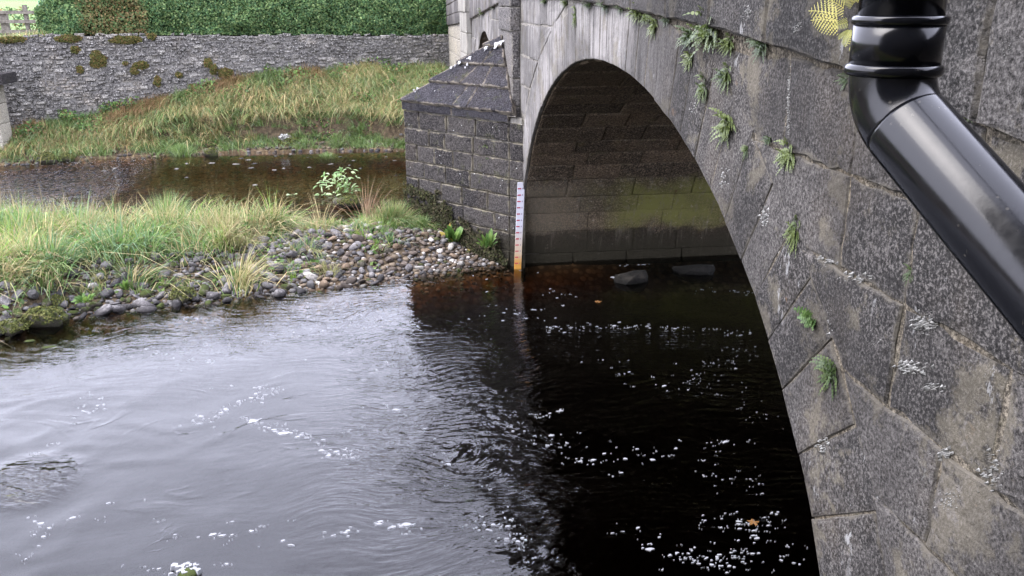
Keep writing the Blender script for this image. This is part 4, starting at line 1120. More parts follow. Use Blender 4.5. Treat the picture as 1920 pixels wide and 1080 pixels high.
rock_at(1312, 512, 96, 'dark rock deeper under the arch, right of the flat topped one', 'wet', .5, 'angular', 'boulder', cat='boulder')
rock_at(165, 640, 18, 'small dark stone awash in the river, farthest from the left bank rocks', 'dark grey', .4, 'rounded')
rock_at(92, 652, 22, 'wet stone awash beside the big mossy boulder', 'mossy', .4, 'rounded')
rock_at(55, 640, 18, 'small mossy stone awash at the foot of the big boulder', 'mossy', .5, 'rounded')
rock_at(358, 598, 22, 'half drowned stone ringed by white foam below the mossy boulder', 'dark grey', .35, 'flat')
rock_at(350, 1082, 62, 'mossy stone breaking the water at the bottom edge, capped with foam', 'mossy', .5, 'rounded')
rock_at(238, 576, 34, 'smooth grey oval cobble at the water edge, left one of a pair', 'grey', .62, 'rounded', cat='stone')
rock_at(275, 582, 36, 'smooth grey cobble standing in the water, right one of a pair', 'grey', .8, 'rounded', cat='stone')

# ------------------------------------------------------------------ foam
FM = MB()
def blob(P, rx, ry, h=.004):
    K = 8; a0 = random.uniform(0, 6.28); rot = random.uniform(-.4, .4)
    c_, s_ = math.cos(rot), math.sin(rot); zz = wz(P.x, P.y)+.0015
    ringv = []
    for i in range(K):
        a = a0+2*math.pi*i/K; r_ = random.uniform(.7, 1.2); x = math.cos(a)*rx*r_; y = math.sin(a)*ry*r_
        ringv.append((P.x+x*c_-y*s_, P.y+x*s_+y*c_, zz))
    inn = [(P.x+(v[0]-P.x)*.7, P.y+(v[1]-P.y)*.7, zz+h) for v in ringv]
    base = [(v[0], v[1], zz-.012) for v in ringv]
    FM.add(base+ringv+inn, [(i, (i+1) % K, K+(i+1) % K, K+i) for i in range(K)]+[(K+i, K+(i+1) % K, 2*K+(i+1) % K, 2*K+i) for i in range(K)]+[tuple(range(2*K, 3*K))])
def streak(pl_, n_, spread, s0_, s1_):
    for _ in range(int(n_*.8)):
        t = random.random()*(len(pl_)-1); i = int(t); f = t-i
        px = pl_[i][0]+(pl_[i+1][0]-pl_[i][0])*f+random.gauss(0, spread*1.4); py = pl_[i][1]+(pl_[i+1][1]-pl_[i][1])*f+random.gauss(0, spread)
        P = water(px, py); r_ = random.uniform(s0_, s1_)*(2 if random.random() < .12 else 1)/2*topx(P)[2]/F_PX
        sc_ = random.choice((.25, .3, .4, .5, .8)); blob(P, r_*sc_*1.2, r_*sc_*random.uniform(.5, .8), .001)
        for _k in range(random.choice((0, 1, 2, 3))):
            blob(P+Vector((random.gauss(0, r_*1.3), random.gauss(0, r_*.8), 0)), r_*random.uniform(.15, .35), r_*random.uniform(.12, .25), .001)
    # sizes are photo pixels at that distance
for a in (([(340, 795), (390, 785), (425, 770), (460, 750), (520, 735)], 48, 4, 4, 11), ([(460, 785), (480, 795), (530, 805), (580, 818), (610, 835), (655, 850)], 62, 5, 4, 12), ([(600, 845), (670, 852)], 24, 5, 5, 14),
          ([(30, 1000), (100, 990), (200, 960), (330, 985), (420, 1010), (480, 1000), (560, 1015)], 50, 14, 6, 13), ([(560, 1010), (690, 985), (755, 985), (800, 1005)], 18, 6, 8, 18), ([(860, 990), (930, 985), (960, 1010)], 16, 7, 8, 16),
          ([(60, 860), (90, 845), (150, 770), (190, 760)], 22, 7, 4, 10), ([(130, 745), (180, 740)], 6, 4, 4, 8), ([(250, 660), (330, 662), (420, 670)], 16, 6, 3, 6), ([(1020, 618), (1080, 610), (1180, 612), (1280, 616), (1420, 622)], 90, 4, 3, 8),
          ([(880, 580), (960, 585), (1060, 600)], 26, 10, 3, 7), ([(840, 540), (1000, 530), (1060, 560)], 20, 14, 4, 7), ([(1270, 730), (1330, 690), (1410, 655)], 60, 10, 2, 6), ([(1000, 780), (1030, 775), (1060, 765)], 14, 3, 5, 12),
          ([(960, 800), (1040, 830), (1100, 870), (1170, 900)], 36, 9, 5, 12), ([(1040, 830), (1080, 835), (1160, 860), (1250, 850), (1330, 830), (1370, 840)], 46, 13, 4, 12), ([(1260, 680), (1400, 760), (1450, 800)], 36, 20, 2, 5),
          ([(1330, 975), (1400, 985), (1500, 985)], 34, 12, 5, 11), ([(1160, 985), (1220, 1020), (1300, 1055), (1420, 1030)], 42, 14, 5, 13), ([(930, 940), (960, 990), (1000, 1050)], 24, 10, 5, 12), ([(1270, 1050), (1440, 1060)], 34, 12, 6, 15),
          ([(1380, 960), (1470, 1060)], 28, 18, 6, 13), ([(1300, 890), (1450, 900)], 26, 12, 3, 9), ([(1090, 670), (1250, 720)], 20, 14, 3, 6), ([(200, 1060), (340, 1075), (420, 1060)], 14, 8, 5, 10), ([(300, 690), (640, 690), (700, 800)], 24, 30, 3, 6),
          ([(700, 780), (840, 850), (930, 960)], 26, 22, 3, 9), ([(60, 1030), (40, 1060)], 8, 8, 5, 10), ([(480, 730), (530, 730)], 10, 4, 5, 12), ([(1300, 545), (1410, 545)], 18, 4, 2, 6), ([(1160, 497), (1210, 497)], 5, 1, 4, 12)):
    streak(*a)
def rim(px, py, rx, ry, n_=40, w=4):
    for i in range(n_):
        a = 2*math.pi*i/n_
        if -.1 < a < 2.0 and random.random() < .8 or random.random() < .25: continue
        P = water(px+math.cos(a)*rx, py+math.sin(a)*ry); r_ = random.uniform(.6, 1.2)*w/2*topx(P)[2]/F_PX; blob(P, r_, r_)
rim(357, 599, 13, 4.5, 30, 3)
for _ in range(26):
    P = water(350+random.gauss(0, 18), 1070+random.gauss(0, 6)); blob(P, random.uniform(.012, .03), random.uniform(.01, .03), .03)
for _ in range(20):
    P = water(110+random.gauss(0, 7), 592+random.gauss(0, 4)); blob(P, .04, .05)
for _ in range(9):
    t = random.random(); P = water(1148+14*t, 520+11*t*t); blob(P, .03, .03)
o = FM.build('river_foam', m_foam); tag(o, 'white foam flecks drifting in curved streaks on the river', 'foam', kind='stuff')

# water riffle glints in the side stream, far left
# ------------------------------------------------------------------ grass
def region_pts(N, xr, cond, yr=None):
    out = []
    while len(out) < N:
        x = random.uniform(*xr); y = random.uniform(*(yr or (6, 27)))
        if cond(x, y): out.append((x, y, gz(x, y)-.02))
    return np.array(out)
def bar_grass(x, y):
    yf_, yb = interp(x, YF), interp(x, YB)
    if not (yf_+.25 < y < yb-.05): return False
    if x > -3.3 : return False
    if x > -4.6 and y < interp(x, [(-4.6, yf_+1.2), (-3.3, yf_+2.6)]) and mnoise.noise(Vector((x*1.5, y*1.5, 7))) < .12: return False
    if stony(x, y) and mnoise.noise(Vector((x*1.7, y*1.7, 5))) < .18: return False
    return True
# tussock centres give the mass its clumped outline
def tussocks(n_c, per, cond, xr, yr, R=.28, hr=(.3, .6), strawp=.3, name='grass', width=.011, yawlean=None, greenpal=GRN):
    B, H, Ln, Cc = [], [], [], []
    cen = region_pts(n_c, xr, cond, yr)
    for c_ in cen:
        m_ = int(per*random.uniform(.6, 1.4)); hh = random.uniform(*hr); sp = strawp+.35*mnoise.noise(Vector((c_[0]*.6, c_[1]*.6, 1)))*1.6
        a = RNG.uniform(0, 2*np.pi, m_); r_ = np.abs(RNG.normal(0, R*.5, m_))
        b = np.stack([c_[0]+np.cos(a)*r_, c_[1]+np.sin(a)*r_, np.full(m_, c_[2])], 1)
        dl = np.stack([np.cos(a), np.sin(a), np.zeros(m_)], 1)*(r_/R)[:, None]*1.1+RNG.normal(0, .22, (m_, 3))*[1, 1, 0]
        gl = yawlean(c_) if yawlean else (0, 0, 0); gl = np.array(gl)+np.array([random.gauss(0, .3), random.gauss(0, .3), 0])
        dl = dl+np.array(gl)
        B.append(b); H.append(hh*RNG.uniform(.55, 1.15, m_)); Ln.append(dl)
        isS = RNG.uniform(0, 1, m_) < sp
        pv = [greenpal, greenpal*np.array([1.15, 1.2, .7]), greenpal*np.array([.75, .9, 1.0]), greenpal*np.array([.6, .7, .6]), greenpal*.5+STR[0]*.5][random.randrange(5)]
        cc = pick(pv, m_); cc[isS] = pick(STR*random.uniform(.7, 1.2), int(isS.sum())); Cc.append(cc)
    return blades(name, np.concatenate(B), np.concatenate(H), width, np.concatenate(Ln), np.concatenate(Cc), m_veg, None, .55)
o = tussocks(640, 85, bar_grass, (-13, -3.2), (8, 19), .34, (.22, .85), .22, 'bar_grass', .015, lambda c_: (.25, -.25, 0))
tag(o, 'long pale green grass with straw blades covering the gravel bar', 'grass', kind='stuff')
o = tussocks(60, 60, lambda x, y: interp(x, YB)-1.5 < y < interp(x, YB)-.5 and (x > -2.7 or x < -3.0), (-3.6, -1.7), (13, 16.2), .2, (.15, .34), .12, 'bar_back_grass', .012)
tag(o, 'bright green grass strip along the back of the shingle', 'grass', kind='stuff')
# low sprigs in the shingle
o = tussocks(200, 40, lambda x, y: inbar(x, y) and y > interp(x, YF)+.35 and mnoise.noise(Vector((x*1.1, y*1.1, 9))) > .05, (-9, -1.9), (9, 16.2), .15, (.12, .3), .15, 'shingle_sprigs', .012)
tag(o, 'small green sprigs growing among the shingle', 'grass', kind='stuff')
P = []
for _ in range(60000):
    x, y = random.uniform(-12, -2.2), random.uniform(9, 18)
    if inbar(x, y) and y > interp(x, YF)+.35 and mnoise.noise(Vector((x*1.9, y*1.9, 11))) > .12 and (not stony(x, y) or random.random() < .35): P.append((x, y, gz(x, y)+random.uniform(.03, .3 if not stony(x, y) else .1)))
    if len(P) > 7500: break
o = leaf_cloud('bar_weeds', P, np.tile((0, -.3, .8), (len(P), 1)), .075, np.array([(.08, .16, .035), (.12, .2, .05), (.16, .24, .07), (.06, .11, .03), (.12, .1, .05)]), m_veg)
tag(o, 'broad leaved green weeds mixed into the bar grass', 'weeds', kind='stuff')
P = []
for _ in range(60000):
    x = random.uniform(-14, -.3); y = random.uniform(interp(x, YK)+.2, ywall(x))
    if mnoise.noise(Vector((x*1.3, y*1.6, 13))) > .2: P.append((x, y, gz(x, y)+random.uniform(.03, .4 if y > interp(x, YK)+.9 else .12)))
    if len(P) > 6500: break
o = leaf_cloud('bank_weeds', P, np.tile((0, -.5, .7), (len(P), 1)), .085, np.array([(.05, .1, .03), (.09, .16, .04), (.12, .19, .05), (.16, .1, .05), (.04, .06, .02)]), m_veg)
tag(o, 'low leafy weeds and brambles on the far bank', 'weeds', kind='stuff')
# tall dry stalks
N = 330; P = region_pts(N, (-12.5, -3.6), lambda x, y: bar_grass(x, y) and y > interp(x, YB)-2.6, (10, 19))
o = blades('dry_grass_stalks', P, RNG.uniform(.55, 1.0, N), .009, RNG.normal(0, .25, (N, 3))*[1, 1, 0], pick(STR*.85, N), m_veg, None, .3, seg=4)
tag(o, 'tall dry seed stalks rising above the bar grass', 'grass', kind='stuff')
# the far bank
def bank_ok(x, y):
    yk, yw = interp(x, YK), ywall(x)
    if not (yk+(.9 if x > -6 else .5)+.25*mnoise.noise(Vector((x*1.5, 0, 3))) < y < yw-.02): return False
    return not (x > -.25)
GOLD = np.array([(.36, .28, .13), (.42, .33, .17), (.3, .26, .11), (.34, .24, .12), (.46, .38, .21)])
Ls = []
def bank(n_c, per, cond, hr, pal, name, R=.3, lean=(0, -.55, 0), w=.016):
    B, H, Ln, Cc = [], [], [], []
    for c_ in region_pts(n_c, (-14.5, -.1), cond, (21.5, 29)):
        m_ = int(per*random.uniform(.6, 1.4)); hh = random.uniform(*hr)
        a = RNG.uniform(0, 2*np.pi, m_); r_ = np.abs(RNG.normal(0, R*.5, m_))
        b = np.stack([c_[0]+np.cos(a)*r_, c_[1]+np.sin(a)*r_, np.full(m_, c_[2])], 1)
        dl = np.stack([np.cos(a), np.sin(a), np.zeros(m_)], 1)*(r_/R)[:, None]+RNG.normal(0, .25, (m_, 3))*[1, 1, 0]+np.array(lean)
        pp = pal(c_)*random.uniform(.65, 1.15); dl = dl+np.array([random.gauss(0, .35), random.gauss(0, .2), 0]); B.append(b); H.append(hh*RNG.uniform(.6, 1.15, m_)); Ln.append(dl); Cc.append(pick(pp, m_))
    return blades(name, np.concatenate(B), np.concatenate(H), w, np.concatenate(Ln), np.concatenate(Cc), m_veg, None, .8)
BRN = np.array([(.2, .12, .06), (.26, .17, .09), (.15, .13, .05)])
def bpal(c_):
    f = (c_[1]-interp(c_[0], YK)); top = ywall(c_[0])-c_[1] < .55; nz = mnoise.noise(Vector((c_[0]*.7, c_[1]*.9, 2)))
    if top and c_[0] < -3.5: return BRN if nz < .1 else GRN*.8
    if c_[0] > -2.2 and f > 1.9: return np.concatenate([GRN, GRN, GOLD])
    if c_[0] < -8.5: return np.concatenate([GRN, GOLD, BRN]) if nz > -.1 else GRN
    return np.concatenate([GOLD, GOLD, GOLD, GRN, GRN]) if nz > -.12 else np.concatenate([GOLD, GRN, GRN])
o = bank(1700, 60, bank_ok, (.24, .52), bpal, 'bank_grass'); tag(o, 'golden dry grass hanging over the far river bank', 'grass', kind='stuff')
o = bank(330, 60, lambda x, y: .1 < y-interp(x, YK) < 1.0 and x < -.3 and mnoise.noise(Vector((x*.9, 0, 4))) > -.25, (.2, .36), lambda c_: GRN*.95, 'waterside_grass', .25, (0, -.2, 0))
tag(o, 'short green grass at the foot of the far bank', 'grass', kind='stuff')
# turf on the wall top at the left end
P = []
for _ in range(1500):
    s_ = random.uniform(0, sA+.3); x = WA.x+wd.x*s_; P.append(wp(s_, interp(x, ZWT)-.05, random.uniform(-.6, .0)))
tag(blades('wall_top_grass', P, RNG.uniform(.1, .3, len(P)), .014, RNG.normal(0, .4, (len(P), 3))*[1, 1, 0], pick(np.concatenate([GOLD, GRN]), len(P)), m_veg), 'yellow green grass on the wall top by the fence', 'grass', kind='stuff')
# rough hedge line beyond the fence
P = np.array([(random.uniform(-20, -10.9), 33+random.uniform(-.4, .4), 2.95+random.uniform(0, 1.0)) for _ in range(3500)])
hb = leaf_cloud('field_hedge', P, None, .12, np.array(BG+HG), m_veg); tag(hb, 'rough low hedge seen through the wooden fence', 'hedge')

def clump(name, label, px, py, wpx, hpx, n_, pal, cat='grass clump', lean=(0, 0, 0), width=.011, zground=None, group=None, depthY=None):
    P = water(px, py, zground if zground is not None else 0.3); k_ = topx(P)[2]/F_PX
    R = wpx/2*k_; h = hpx*k_; a = RNG.uniform(0, 2*np.pi, n_); r_ = np.abs(RNG.normal(0, R*.33, n_))
    b = np.stack([P.x+np.cos(a)*r_, P.y+np.sin(a)*r_*.7, np.array([gz(P.x, P.y)-.02]*n_)], 1)
    dl = np.stack([np.cos(a), np.sin(a), np.zeros(n_)], 1)*(r_/(R*.33))[:, None]*.45+RNG.normal(0, .15, (n_, 3))*[1, 1, 0]+np.array(lean)
    o = blades(name, b, h*RNG.uniform(.6, 1.1, n_), width, dl, pick(pal, n_), m_veg, None, .6, seg=4)
    return tag(o, label, cat, group)
MIX = np.concatenate([GRN, GRN*1.1, STR])
clump('grass_tussock', 'big arching green tussock at the foot of the pier', 735, 425, 130, 62, 1500, MIX, lean=(.1, -.3, 0))
clump('grass_tussock', 'second green tussock leaning against the pier base behind the big one', 790, 432, 70, 34, 500, GRN, lean=(.1, -.3, 0))
clump('grass_tussock', 'bright green tussock on the far bank left of the pier', 612, 285, 44, 24, 600, GRN, zground=0.1, width=.014)
clump('grass_tussock', 'bright low tussock on the far bank left of the mossy rock', 340, 283, 60, 26, 800, GRN*1.05, zground=0.1, width=.014)
clump('grass_tussock', 'green tussock with reeds highest on the gravel bar', 318, 418, 110, 100, 1100, GRN*1.1)
clump('grass_tussock', 'yellow green tussock on the bar, right of the highest one', 450, 420, 90, 66, 700, np.concatenate([GRN*1.2, STR]))
clump('dead_stems', 'fan of dry brown stems at the right tip of the bar grass', 600, 430, 50, 95, 46, STR*.9, 'dry stems', (-.15, 0, 0), .012)
clump('dead_stems', 'brown seeding dock stems standing behind the pier tussock', 690, 425, 70, 115, 60, np.array([(.2, .12, .08), (.28, .2, .13)]), 'dry stems', (.1, 0, 0), .014)
clump('dead_stems', 'dark brown seed heads standing in the left bar grass', 105, 420, 44, 85, 90, np.array([(.16, .12, .07), (.25, .2, .13)]), 'dry stems', (0, 0, 0), .014)
clump('dead_stems', 'reddish brown stems left of the highest tussock', 170, 418, 56, 85, 90, np.array([(.22, .15, .09), (.3, .22, .15)]), 'dry stems', (0, 0, 0), .013)

# broad leaved plants ------------------------------------------------------------------
def leaf_mb(base, tip, width, nrm, fold=.12, segs=5):
    mb = MB(); base, tip = Vector(base), Vector(tip); ax = tip-base; L = ax.length; sd = ax.cross(Vector(nrm)).normalized(); up_ = sd.cross(ax).normalized()
    vs_ = []
    for i in range(segs+1):
        t = i/segs; w_ = width*math.sin(math.pi*min(1, t*.92+.06))**.8*(1-.15*t); c_ = base+ax*t+up_*(L*.12*math.sin(math.pi*t)); wv = .05*w_*math.sin(t*11)
        vs_ += [c_-sd*w_/2+up_*(fold*w_+wv), c_, c_+sd*w_/2+up_*(fold*w_-wv)]
    fs = []
    for i in range(segs):
        for j in (0, 1): fs.append((3*i+j, 3*i+j+1, 3*i+j+4, 3*i+j+3))
    mb.add(vs_, fs); return mb
def leafmat(name, c1, c2): 
    t = NT(name); p = t.pos(); c = t.mix(t.ramp(t.math('ADD', t.noise(p, 14, 4), t.math('MULTIPLY', t.math('SUBTRACT', t.rnd(), .5), .5)), .3, .7), c1, c2)
    d = t.princ(c, .5, None, .4); tr = t.n('ShaderNodeBsdfTranslucent'); t.l(c, tr.inputs[0]); mx = t.n('ShaderNodeMixShader'); mx.inputs[0].default_value = .3
    t.l(d.outputs[0], mx.inputs[1]); t.l(tr.outputs[0], mx.inputs[2]); t.l(mx.outputs[0], t.out.inputs[0]); return t.m
m_dock = leafmat('dock_leaf', (.06, .13, .025), (.14, .22, .05)); m_pale = leafmat('pale_leaf', (.12, .2, .06), (.27, .33, .17)); m_yel = leafmat('yellow_leaf', (.26, .2, .035), (.36, .28, .07))
m_fern = leafmat('fern_leaf', (.035, .06, .015), (.1, .13, .035)); m_yfern = leafmat('yellow_fern', (.2, .21, .035), (.36, .33, .08)); m_gfern = leafmat('green_fern', (.05, .1, .025), (.1, .17, .045))
def leafy(name, label, px, py, wpx, hpx, n_, lw, mat, z=.15, cat='plant', back=0., yellow=0):
    P = water(px, py, z); P.y += back; k_ = topx(P)[2]/F_PX; R = wpx/2*k_; h = hpx*k_
    root = empty(name, P); tag(root, label, cat)
    for i in range(n_):
        a = random.uniform(0, 2*math.pi); b_ = P+Vector((math.cos(a), math.sin(a)*.6, 0))*R*.2
        if n_ > 80:
            b_ = P+Vector((random.gauss(0, .4)*R, random.gauss(0, .3)*R, random.random()**1.3*h*.75)); q_ = b_+Vector((random.gauss(0, 1), random.gauss(0, 1)-.4, random.uniform(-.2, .9))).normalized()*random.uniform(.1, .2)
            leaf_mb(b_, q_, random.uniform(.03, .06), (0, -.5, 1)).build('leaf', random.choice([mat, mat, m_dock]), root, True); continue
        rr = random.uniform(.45, 1); tp = P+Vector((math.cos(a)*R*rr, math.sin(a)*R*.7*rr-.06, h*random.uniform(.3, 1)))
        L = (tp-b_).length; st = b_.lerp(tp, .25)
        leaf_mb(st, tp, max(.03, L*lw), (0, -.5, 1)).build('leaf', m_yel if i < yellow else mat, root, True)
    return root
leafy('dock_plant', 'broad leaved green dock plant between shingle and pier, with yellowing leaves', 848, 460, 62, 46, 18, .42, m_dock, .12, yellow=3)
leafy('dock_plant', 'bright green leafy plant growing from the pier base near the gauge', 913, 468, 44, 44, 22, .24, m_dock, .25)
leafy('butterbur_plant', 'pale variegated leafy plant standing in the side stream', 640, 362, 84, 56, 110, .34, m_pale, .0)
leafy('low_weed', 'small patch of bright green weed among the left waterline cobbles', 160, 568, 52, 20, 26, .35, m_dock, .12)
leafy('low_weed', 'small green sprig among grey cobbles right of the smooth ones', 238, 545, 24, 24, 14, .3, m_dock, .12)
leafy('low_weed', 'pale green leaves floating in the stream left of the leafy plant', 548, 366, 26, 4, 10, .5, m_pale, .0)
leafy('low_weed', 'row of pale leaves floating just below the leafy stream plant', 605, 366, 40, 4, 12, .5, m_pale, .0)
P = water(875, 468, .1); leafo = leaf_mb(P, P+Vector((.1, -.05, -.06)), .08, (0, -1, .4)).build('fallen_leaf', m_yel); tag(leafo, 'single yellow leaf lying on shingle below the dock plant', 'leaf')
m_orange = leafmat('orange_leaf', (.11, .05, .012), (.17, .08, .02))
def maple(px, py, r_, lab, z=.006):
    P = water(px, py); mb = MB(); vs_ = [(P.x, P.y, z+.012+wz(P.x, P.y))]
    K = 20
    for i in range(K):
        a = 2*math.pi*i/K; rr = r_*(.45+.55*abs(math.cos(a*2.5)))*random.uniform(.85, 1.1); vs_.append((P.x+math.cos(a)*rr, P.y+math.sin(a)*rr, z+wz(P.x, P.y)+random.uniform(0, .008)))
    mb.add(vs_, [(0, 1+i, 1+(i+1) % K) for i in range(K)]); return tag(mb.build('floating_leaf', m_orange), lab, 'leaf')
maple(1412, 981, .05, 'orange lobed leaf floating under the arch among foam flecks')
maple(1121, 566, .06, 'amber leaf drifting in the dark water right of the gauge')

# ------------------------------------------------------------------ ferns and tufts on the bridge
def frond(mb, base, d0, L, w_, npair, droop, nrm=Vector((-1, 0, 0)), pin_w=.45, rnd_=random):
    """pinnate frond: stem plus leaflet quads"""
    p = Vector(base); d = Vector(d0).normalized(); st = L/npair; sdv = d.cross(nrm).normalized(); prev = p
    for i in range(npair):
        t = (i+.5)/npair; d = (d+Vector((0, 0, -droop/npair))).normalized(); q_ = p+d*st
        sdv = d.cross(nrm).normalized(); wl = w_*math.sin(math.pi*min(.97, .12+t*.88))**.7
        n2 = sdv.cross(d).normalized()
        for sgn in (1, -1):
            a = p+d*st*.15; tip = p+sdv*sgn*wl+d*st*.5+n2*rnd_.uniform(-.2, .2)*wl
            mb.add([a, a+d*st*pin_w-sdv*sgn*0, tip+d*st*.1, tip-d*st*.25], [(0, 1, 2, 3)])
        sw = w_*.05+.0006
        mb.add([p-sdv*sw, p+sdv*sw, q_+sdv*sw, q_-sdv*sw], [(0, 1, 2, 3)])
        p = q_
TUFTM = []
for k_ in range(5):
    mb = MB(); rs = random.Random(50+k_)
    for i in range(46):
        a = rs.uniform(-2.9, 2.9); L = rs.uniform(.5, 1.0)
        d = Vector((-rs.uniform(.25, .9), math.sin(a), math.cos(a)*.75+.15)); frond(mb, (rs.uniform(-.05, 0), rs.uniform(-.2, .2), rs.uniform(-.35, .35)), d, L*.95, .075, 7, rs.uniform(.5, 1.6), Vector((-1, .2, .3)).normalized(), .95, rs)
    me = mb.mesh('spleenwort_tuft'); me.materials.append(m_fern); TUFTM.append(me)
def tuft(px, py, rx, ry, label, x=0., mat=None, k_=None):
    P = face(px, py, x-.01); k = topx(P)[2]/F_PX; o = bpy.data.objects.new('fern_tuft', TUFTM[(k_ if k_ is not None else int(px)) % 5]); COL.objects.link(o)
    # foreshortening: Y extent is compressed in the picture
    o.location = P+Vector((.012, 0, 0)); sy = rx*k; o.scale = (sy*1.6, sy*2.7, ry*k*1.5); tag(o, label, 'fern', 'small ferns growing in the bridge joints'); return o
for i, a in enumerate(((1330, 55, 38, 40, 'largest dark green fern tuft at the ledge above the arch\'s right shoulder'), (1365, 80, 20, 20, 'tuft joined to the right side of the largest fern clump'), (1290, 70, 20, 24, 'fern tuft just left of the largest clump on the ledge'),
        (1428, 84, 22, 26, 'fern tuft hanging at the ledge nearest left of the drainpipe'), (1292, 112, 14, 20, 'small tuft directly below the ledge clump'), (1318, 163, 15, 28, 'slim tuft on the arch stones between two others, lowest of three'),
        (1360, 140, 20, 26, 'spiky tuft below and right of the ledge clump'), (1362, 238, 24, 36, 'bushy tuft in the joint halfway down the arch ring'), (1397, 284, 9, 14, 'tiny tuft just below the bushy one on the arch ring'),
        (1438, 262, 9, 10, 'tiny sprig at the curved joint right of the bushy tuft'), (1477, 288, 21, 30, 'round tuft at the foot of the white stained vertical joint'), (1488, 432, 14, 36, 'tall narrow tuft in the joint at mid height of the arch'),
        (1704, 515, 9, 20, 'thin sprig in a vertical joint near the sloping drainpipe'), (1557, 700, 24, 36, 'lowest fern tuft on the arch face'), (1590, 148, 16, 18, 'tuft under the ledge partly behind the drainpipe'),
        (1810, 215, 14, 12, 'tiny yellow green sprig above the sloping drainpipe'), (1195, 22, 20, 18, 'fern tuft on the ledge above the arch crown'), (1225, 50, 13, 24, 'tuft hanging below the ledge right of the crown'), (1137, 10, 18, 14, 'fern tuft on the ledge left of the crown'),
        (1105, 8, 14, 10, 'small ledge tuft next to the crown tufts'), (1078, 30, 8, 22, 'thin hanging sprig on the pale stones left of the crown'), (1060, 4, 12, 8, 'dark ledge tuft over the pale stones'), (1022, 2, 12, 8, 'leftmost dark ledge tuft of the main arch'),
        (1165, 14, 14, 12, 'small tuft between the two ledge clumps at the crown'), (1250, 34, 12, 14, 'small ledge tuft right of the crown'), (1212, 30, 14, 16, 'drooping tuft on the ledge beside the crown clump'))):
    tuft(*a, k_=i)
tuft(905, 22, 11, 7, 'dark fern tuft on the ledge over the small far arch')
tuft(925, 12, 8, 6, 'sprig on the rising ledge right of the small arch tuft')
# a hart's tongue like green fern
root = empty('green_fern', face(1522, 600)); tag(root, 'bright green lobed fern on the lower arch stones', 'fern')
for i in range(18):
    P = face(1525, 598); a = random.uniform(-2.2, 2.2); mb = MB(); frond(mb, P+Vector((0, random.uniform(-.01, .01), random.uniform(-.02, .02))), (-.5, math.sin(a), math.cos(a)*.8-.2), random.uniform(.05, .11), .024, 7, .8, Vector((-1, .1, .3)).normalized(), .9)
    mb.build('frond', m_gfern, root)
# pale lichen splashes and lime runs on the face
m_lich = simple_mat('pale_lichen', (.14, .14, .135), (.3, .3, .285), 60, .95, .002, .05)
for (px, py, w_, h_, n_) in ((1738, 608, 26, 22, 70), (1708, 690, 30, 16, 50), (1750, 725, 22, 10, 30), (1436, 405, 9, 26, 40), (1483, 190, 4, 60, 60), (1483, 235, 6, 22, 40), (1775, 850, 20, 12, 36), (1782, 938, 24, 22, 60), (1400, 25, 9, 16, 30), (1492, 55, 9, 12, 20), (1545, 835, 12, 20, 20),
        (1640, 640, 26, 18, 26), (1560, 590, 8, 40, 30), (1545, 490, 20, 10, 24), (1690, 1040, 26, 30, 36), (1500, 45, 6, 8, 12), (1890, 80, 12, 40, 30), (1600, 520, 40, 12, 30), (1470, 320, 10, 8, 12), (1360, 330, 12, 30, 22), (1300, 200, 10, 16, 14), (1860, 890, 24, 40, 40)):
    mb = MB()
    for _ in range(n_):
        P = face(px+random.gauss(0, w_*.45), py+random.gauss(0, h_*.45)); P.x = -.012 if P.z < zs(P.y)-.02 else -.07
        if P.z > zs(P.y)-.02: P = face(px+random.gauss(0, w_*.45), min(py+random.gauss(0, h_*.4), 300), -.066); 
        k_ = topx(P)[2]/F_PX; r_ = random.uniform(.8, 3.2)*k_; K = 7; st_ = random.uniform(1, 2.2)
        vs_ = [(P.x-.004, P.y, P.z)]+[(P.x+.012, P.y+math.cos(a)*r_*random.uniform(.5, 1.3), P.z+math.sin(a)*r_*st_*random.uniform(.5, 1.3)) for a in [2*math.pi*i/K for i in range(K)]]
        mb.add(vs_, [(0, 1+i, 1+(i+1) % K) for i in range(K)])
    tag(mb.build('lichen_patch', m_lich, bridge), kind='stuff')
# cutwater plants
for (px, py, r_, lb) in ((912, 274, .07, 'green sprig in a joint of the pier face'), (915, 297, .045, 'smaller yellow sprig just below the green one on the pier')):
    d = ray(px, py); t_ = (T_-CAM).dot(nr1)/d.dot(nr1); P = CAM+d*t_; mb = MB()
    for i in range(9):
        a = random.uniform(-1.8, 1.8); frond(mb, P, nr1.normalized()*.6+Vector((math.sin(a)*.6, math.sin(a)*-.6, math.cos(a))), r_*random.uniform(.7, 1.2), r_*.16, 7, 1., nr1.normalized(), .7)
    tag(mb.build('pier_sprig', m_fern), lb, 'fern')
